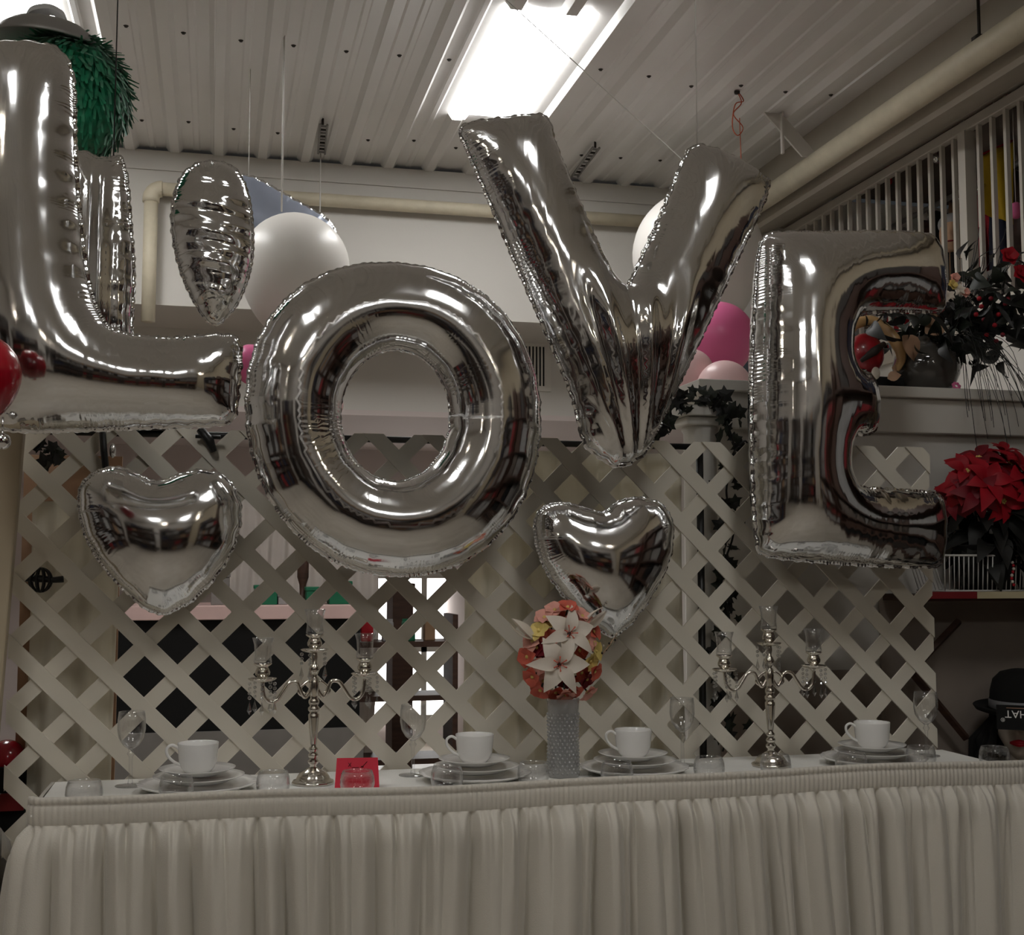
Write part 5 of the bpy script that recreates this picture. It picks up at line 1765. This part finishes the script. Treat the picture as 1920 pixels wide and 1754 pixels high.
x0, x1, z0, z1 = px_box(205, 1165, 565, 1378, CY)
t = thing('display_counter', 'long pink-edged display counter with black front seen through the lattice', 'counter', ((x0 + x1) / 2, CY, 0))
cxm = (x0 + x1) / 2
MB().box(x0 - cxm, x1 - cxm + 0.3, 0.02, 0.62, z0, 0.985).build('black_front', M['blackcloth'], t, smooth=False)
MB().box(x0 - cxm - 0.05, x1 - cxm + 0.32, 0.0, 0.64, 0.0, z0).build('grey_plinth', M['greybox'], t, smooth=False)
MB().box(x0 - cxm - 0.05, x1 - cxm + 0.32, -0.01, 0.64, 0.985, 1.055).build('pink_top', M['pinkedge'], t, smooth=False, bevel=0.004)
for i, (px0, px1, hgt, m_, lab) in enumerate([(478, 520, 0.10, 'greenbox', 'green box on the pink counter, left of the pair'), (522, 546, 0.06, 'greycloth', 'small white carton on the pink counter beside the green box'), (575, 602, 0.09, 'greenbox', 'green box on the pink counter behind the left candelabra'), (618, 660, 0.12, 'greenbox', 'dark green box at the right end of the pink counter'), (395, 430, 0.16, 'greybox', 'grey case on the left part of the pink counter')]):
    xa, xb = x_on(px0, 1140, CY + 0.1), x_on(px1, 1140, CY + 0.1)
    t = thing('counter_box', lab, 'box', ((xa + xb) / 2, CY + 0.2, 1.055), group='boxes on the pink counter')
    MB().box((xa - xb) / 2, (xb - xa) / 2, -0.08, 0.08, 0, hgt - 0.02).build('box_body', M[m_], t, smooth=False, bevel=0.004)
    MB().box((xa - xb) / 2 - 0.004, (xb - xa) / 2 + 0.004, -0.084, 0.084, hgt - 0.02, hgt).build('lid', M[m_], t, smooth=False, bevel=0.004)
t = thing('table_lamp', 'slim brown lamp stem on the pink counter seen through the lattice', 'lamp', (x_on(568, 1080, CY + 0.25), CY + 0.25, 1.055))
MB().lathe([(0, 0), (0.05, 0), (0.05, 0.02), (0.015, 0.03), (0.018, 0.1), (0.03, 0.14), (0.03, 0.36), (0, 0.37)], 20).build('lamp_stem', M['brown'], t)
xa, xb, za, zb = px_box(425, 955, 660, 1070, 7.4)
drape('sheer_curtain', 'white sheer curtain hanging in the back room behind the lattice', xa, xb + 0.15, 0.02, zb + 0.05, 7.4, M['sheer'], cat='curtain', amp=0.03, lam=0.12, seed=11)
# bright glazed door at the far end of the back room
xa, xb, za, zb = px_box(688, 1085, 838, 1345, 8.9)
w = structure(MB().box(xa, xb, 8.955, 8.965, za, zb).build('window_7', M['window'], smooth=False))
w['label'] = 'daylit window in the back room glowing through the lattice'
for k in range(2):
    xm = xa + (xb - xa) * (0.36 + 0.36 * k)
    MB().box(xm - 0.02, xm + 0.02, 8.93, 8.955, za, zb).build('window_bar', M['trimw'], w, smooth=False)
MB().box(xa - 0.05, xb + 0.05, 8.93, 8.955, za + (zb - za) * 0.46, za + (zb - za) * 0.46 + 0.05).build('window_bar', M['trimw'], w, smooth=False)
MB().box(xa - 0.06, xb + 0.06, 8.93, 8.955, zb, zb + 0.05).build('window_frame', M['trimw'], w, smooth=False)
MB().box(xa - 0.06, xb + 0.06, 8.93, 8.955, za - 0.05, za).build('window_frame', M['trimw'], w, smooth=False)
xp = x_on(748, 1160, 8.0)
t = thing('wooden_cabinet', 'dark wooden cabinet standing before the bright back room window', 'cabinet', (xp, 8.0, 0))
MB().box(-0.06, 0.07, -0.15, 0.15, 0, 1.12).build('carcass', M['brown'], t, smooth=False, bevel=0.005)
MB().box(-0.07, 0.08, -0.16, 0.16, 1.12, 1.15).build('cornice', M['brown'], t, smooth=False, bevel=0.005)
xa, xb, za, zb = px_box(655, 1180, 845, 1260, 7.2)
t = thing('goods_rack', 'low dark goods rack in the back room right of the counter', 'rack', ((xa + xb) / 2, 7.2, 0))
wv = (xb - xa) / 2
for zz in (0.15, 0.5, 0.80):
    MB().box(-wv, wv, -0.15, 0.15, zz, zz + 0.03).build('shelf', M['brown'], t, smooth=False)
for sx in (-1, 1):
    MB().box(sx * wv - 0.015, sx * wv + 0.015, -0.15, 0.15, 0, 0.98).build('side_panel', M['brown'], t, smooth=False)
for k, (m_, nm, w_) in enumerate([('redcloth', 'red', 0.07), ('greycloth', 'pale grey', 0.06), ('greenbox', 'green', 0.07), ('tancloth', 'tan', 0.06)]):
    t = thing('packet', '%s packet on the low goods rack in the back room' % nm, 'packet', ((xa + xb) / 2 - wv + 0.09 + k * 0.12, 7.16, 0.83), group='packets on the goods rack')
    MB().box(-w_ / 2, w_ / 2, -0.04, 0.04, 0, 0.11).build('packet_body', M[m_], t, smooth=False, bevel=0.006)
    MB().box(-w_ / 2, w_ / 2, -0.004, 0.004, 0.11, 0.125).build('packet_crimp', M[m_], t, smooth=False)

# black wire ball and other dark trinkets hooked on the left of the lattice
p = at_y(76, 1088, 3.185)
t = thing('wire_ball', 'black wire ball ornament hanging in a left lattice opening', 'ornament', p)
for k in range(5):
    a = k * PI / 5
    MB().tube([(0.026 * math.cos(q) * math.cos(a), 0.018 * math.cos(q) * math.sin(a), 0.028 * math.sin(q)) for q in np.linspace(0, 2 * PI, 25)], 0.0026, 6).build('hoop', M['black'], t)
MB().tube([(-0.034, 0, 0), (-0.01, 0, 0.004), (0.03, 0, 0.0), (0.052, 0, 0.002)], [0.004, 0.009, 0.007, 0.008], 8).build('spindle', M['black'], t)
p = [at_y(40, 850, 3.20), at_y(66, 838, 3.19), at_y(95, 845, 3.19), at_y(88, 880, 3.20), at_y(62, 890, 3.20)]
garland('black_flower', 'black silk flower spray hooked near the top left of the lattice', p, 26, 0.012, size=0.8)
x0, x1, z0, z1 = px_box(205, 805, 335, 836, 3.26)
z0, z1 = 1.5765, 1.5765 + (z1 - z0)
t = thing('packaged_rod', 'dark carton with pale label lying on the backdrop rod below the letter L', 'carton', ((x0 + x1) / 2, 3.205, z0))
MB().box(-(x1 - x0) / 2, (x1 - x0) / 2, -0.02, 0.03, 0, z1 - z0).build('carton_body', M['cardboard'], t, smooth=False, bevel=0.003)
MB().box((x1 - x0) / 2 - 0.045, (x1 - x0) / 2 - 0.006, -0.022, -0.02, 0.006, z1 - z0 - 0.006).build('pale_label', M['greycloth'], t, smooth=False)
for i, (px, py, lab) in enumerate([(195, 845, 'black strap hanging over the lattice top beside the dark carton'), (390, 828, 'black clip gripping the lattice top below the letter L foot')]):
    p = at_y(px, py, 3.14)
    t = thing('black_clip', lab, 'clip', p)
    if i == 0:
        MB().tube([(-0.006, 0, 0.06), (0, -0.004, 0.0), (0.008, 0, -0.065)], 0.008, 6).build('strap', M['black'], t)
        MB().ball((0.02, 0, 0.0), (0.008, 0.008, 0.018), 10, 8).build('buckle', M['chrome'], t)
    else:
        MB().tube([(-0.02, 0, 0.03), (0.004, -0.006, 0.0), (0.014, 0, -0.025)], [0.010, 0.012, 0.008], 6).build('jaw', M['black'], t)
        MB().tube([(-0.03, 0, 0.012), (0.03, -0.004, 0.010)], 0.005, 6).build('lever', M['black'], t)
p = at_y(4, 828, 2.72)
t = thing('silver_bauble', 'small silver bauble at the left picture edge under the red balloon', 'ornament', p)
MB().ball((0, 0, 0), 0.018, 16, 12).build('bauble', M['chrome'], t)
MB().tube([(0, 0, 0.018), (0, 0, 0.05)], 0.002, 6).build('loop', M['chrome'], t)
# dark stuff left of the table
x0, x1 = x_on(-90, 1500, 3.22), x_on(60, 1500, 3.22)
t = thing('side_crate', 'dark crate with red rail beside the left end of the table', 'crate', ((x0 + x1) / 2 - 0.02, 3.24, 0))
hw_ = (x1 - x0) / 2
MB().box(-hw_, hw_, 0.0, 0.3, 0, 0.60).build('crate_body', M['blackcloth'], t, smooth=False)
MB().box(-hw_, hw_, -0.012, 0.0, 0.66, 0.70).build('red_rail', M['redshelf'], t, smooth=False)
MB().box(-hw_, hw_, 0.0, 0.3, 0.60, 0.76).build('crate_top', M['felt'], t, smooth=False)
b = MB().lathe([(0, 0), (0.09, 0), (0.11, 0.1), (0.10, 0.2), (0.07, 0.3), (0.03, 0.36), (0.05, 0.40), (0.045, 0.40), (0.025, 0.36), (0, 0.3)], 24, wob=lambda a, j: 1 + 0.08 * math.sin(7 * a + j * 1.7) + 0.05 * math.sin(13 * a - j))
tag(b.build('plastic_bag', M['glass'], loc=(x_on(-8, 1640, 2.95) - 0.05, 2.97, 0.34)), 'clear crinkled plastic bag beside the table skirt at lower left', 'bag')
tag(MB().box(-0.12, 0.12, -0.12, 0.12, 0, 0.34).build('stool_block', M['brown'], smooth=False, bevel=0.01, loc=(x_on(-8, 1640, 2.95) - 0.05, 2.97, 0)), 'low dark stool block under the plastic bag at lower left', 'stool')

# ================================================================== STORE BEHIND THE CAMERA (mirrored in the foil)
r8 = np.random.default_rng(88)
pal = ['cardboard', 'redshelf', 'greybox', 'greybox', 'brown', 'tancloth', 'brown', 'greycloth', 'blackcloth', 'cardboard', 'felt', 'greybox', 'darkwall', 'navy']
for si, (sx, sy, rz, ln_) in enumerate([(-2.0, -1.9, 0.0, 2.2), (0.7, -2.2, 0.0, 2.4), (2.70, -0.2, PI / 2, 2.6), (2.70, 2.2, PI / 2, 1.7), (-2.6, 1.2, -PI / 2, 2.8)]):
    t = thing('store_rack', 'dark wooden store rack of mixed goods mirrored in the balloons, %s row' % ['left back', 'middle back', 'right side', 'right front', 'left side'][si], 'rack', (sx, sy, 0), rz=rz)
    for zz in (0.1, 0.55, 1.0, 1.45, 1.88):
        MB().box(-ln_ / 2, ln_ / 2, -0.2, 0.2, zz, zz + 0.03).build('shelf', M['brown'], t, smooth=False)
    MB().box(-ln_ / 2, ln_ / 2, -0.22, -0.2, 0, 2.15).build('back_panel', M['darkwall'], t, smooth=False)
    for q in (-1, 1):
        MB().box(q * ln_ / 2 - 0.02, q * ln_ / 2 + 0.02, -0.2, 0.2, 0, 2.15).build('side_panel', M['brown'], t, smooth=False)
    cr, sr = math.cos(rz), math.sin(rz)
    for zz in (0.13, 0.58, 1.03, 1.48, 1.91):
        xx = -ln_ / 2 + 0.15
        while xx < ln_ / 2 - 0.15:
            w_ = r8.uniform(0.30, 0.55)
            hh = r8.uniform(0.15, 0.36)
            m_ = pal[r8.integers(len(pal))]
            o = MB().box(-w_ / 2, w_ / 2, -0.12, 0.12, 0, hh).build('boxed_goods', M[m_], smooth=False, bevel=0.004, loc=(sx + cr * (xx + w_ / 2), sy + sr * (xx + w_ / 2), zz), rot=(0, 0, rz))
            tag(o, 'boxed goods on a store rack mirrored in the foil balloons', 'box', 'goods on the store racks')
            xx += w_ + r8.uniform(0.02, 0.10)
for i, (x, y) in enumerate([(-1.9, -0.8), (-0.2, -1.6), (1.7, -0.6), (-0.9, 1.9)]):
    t = thing('pendant_lamp', 'small bare-bulb pendant lamp mirrored as a bright dot in the hearts, %s' % ['left', 'middle', 'right', 'nearest'][i], 'lamp', (x, y, 2.55))
    MB().ball((0, 0, 0), 0.045, 16, 12).build('bulb', M['bulb'], t)
    MB().tube([(0, 0, 0.04), (0, 0, CZ - 2.55)], 0.006, 6).build('cord', M['black'], t)
    MB().lathe([(0.02, 0.04), (0.035, 0.05), (0.03, 0.09), (0, 0.095)], 12).build('socket', M['black'], t)

t = thing('pendant_lamp', 'unseen bare-bulb pendant lamp added to brighten the loft', 'lamp', (4.15, 4.9, 2.95))  # added fill bulb behind the beam, lifts the dark loft goods
MB().ball((0, 0, 0), 0.04, 12, 8).build('bulb', glow_mat('loft_fill_bulb', (1.0, 0.92, 0.8), 34.0), t)
MB().tube([(0, 0, 0.035), (0, 0, CZ - 2.95)], 0.006, 6).build('cord', M['black'], t)
MB().lathe([(0.02, 0.035), (0.03, 0.045), (0.026, 0.08), (0, 0.085)], 12).build('socket', M['black'], t)
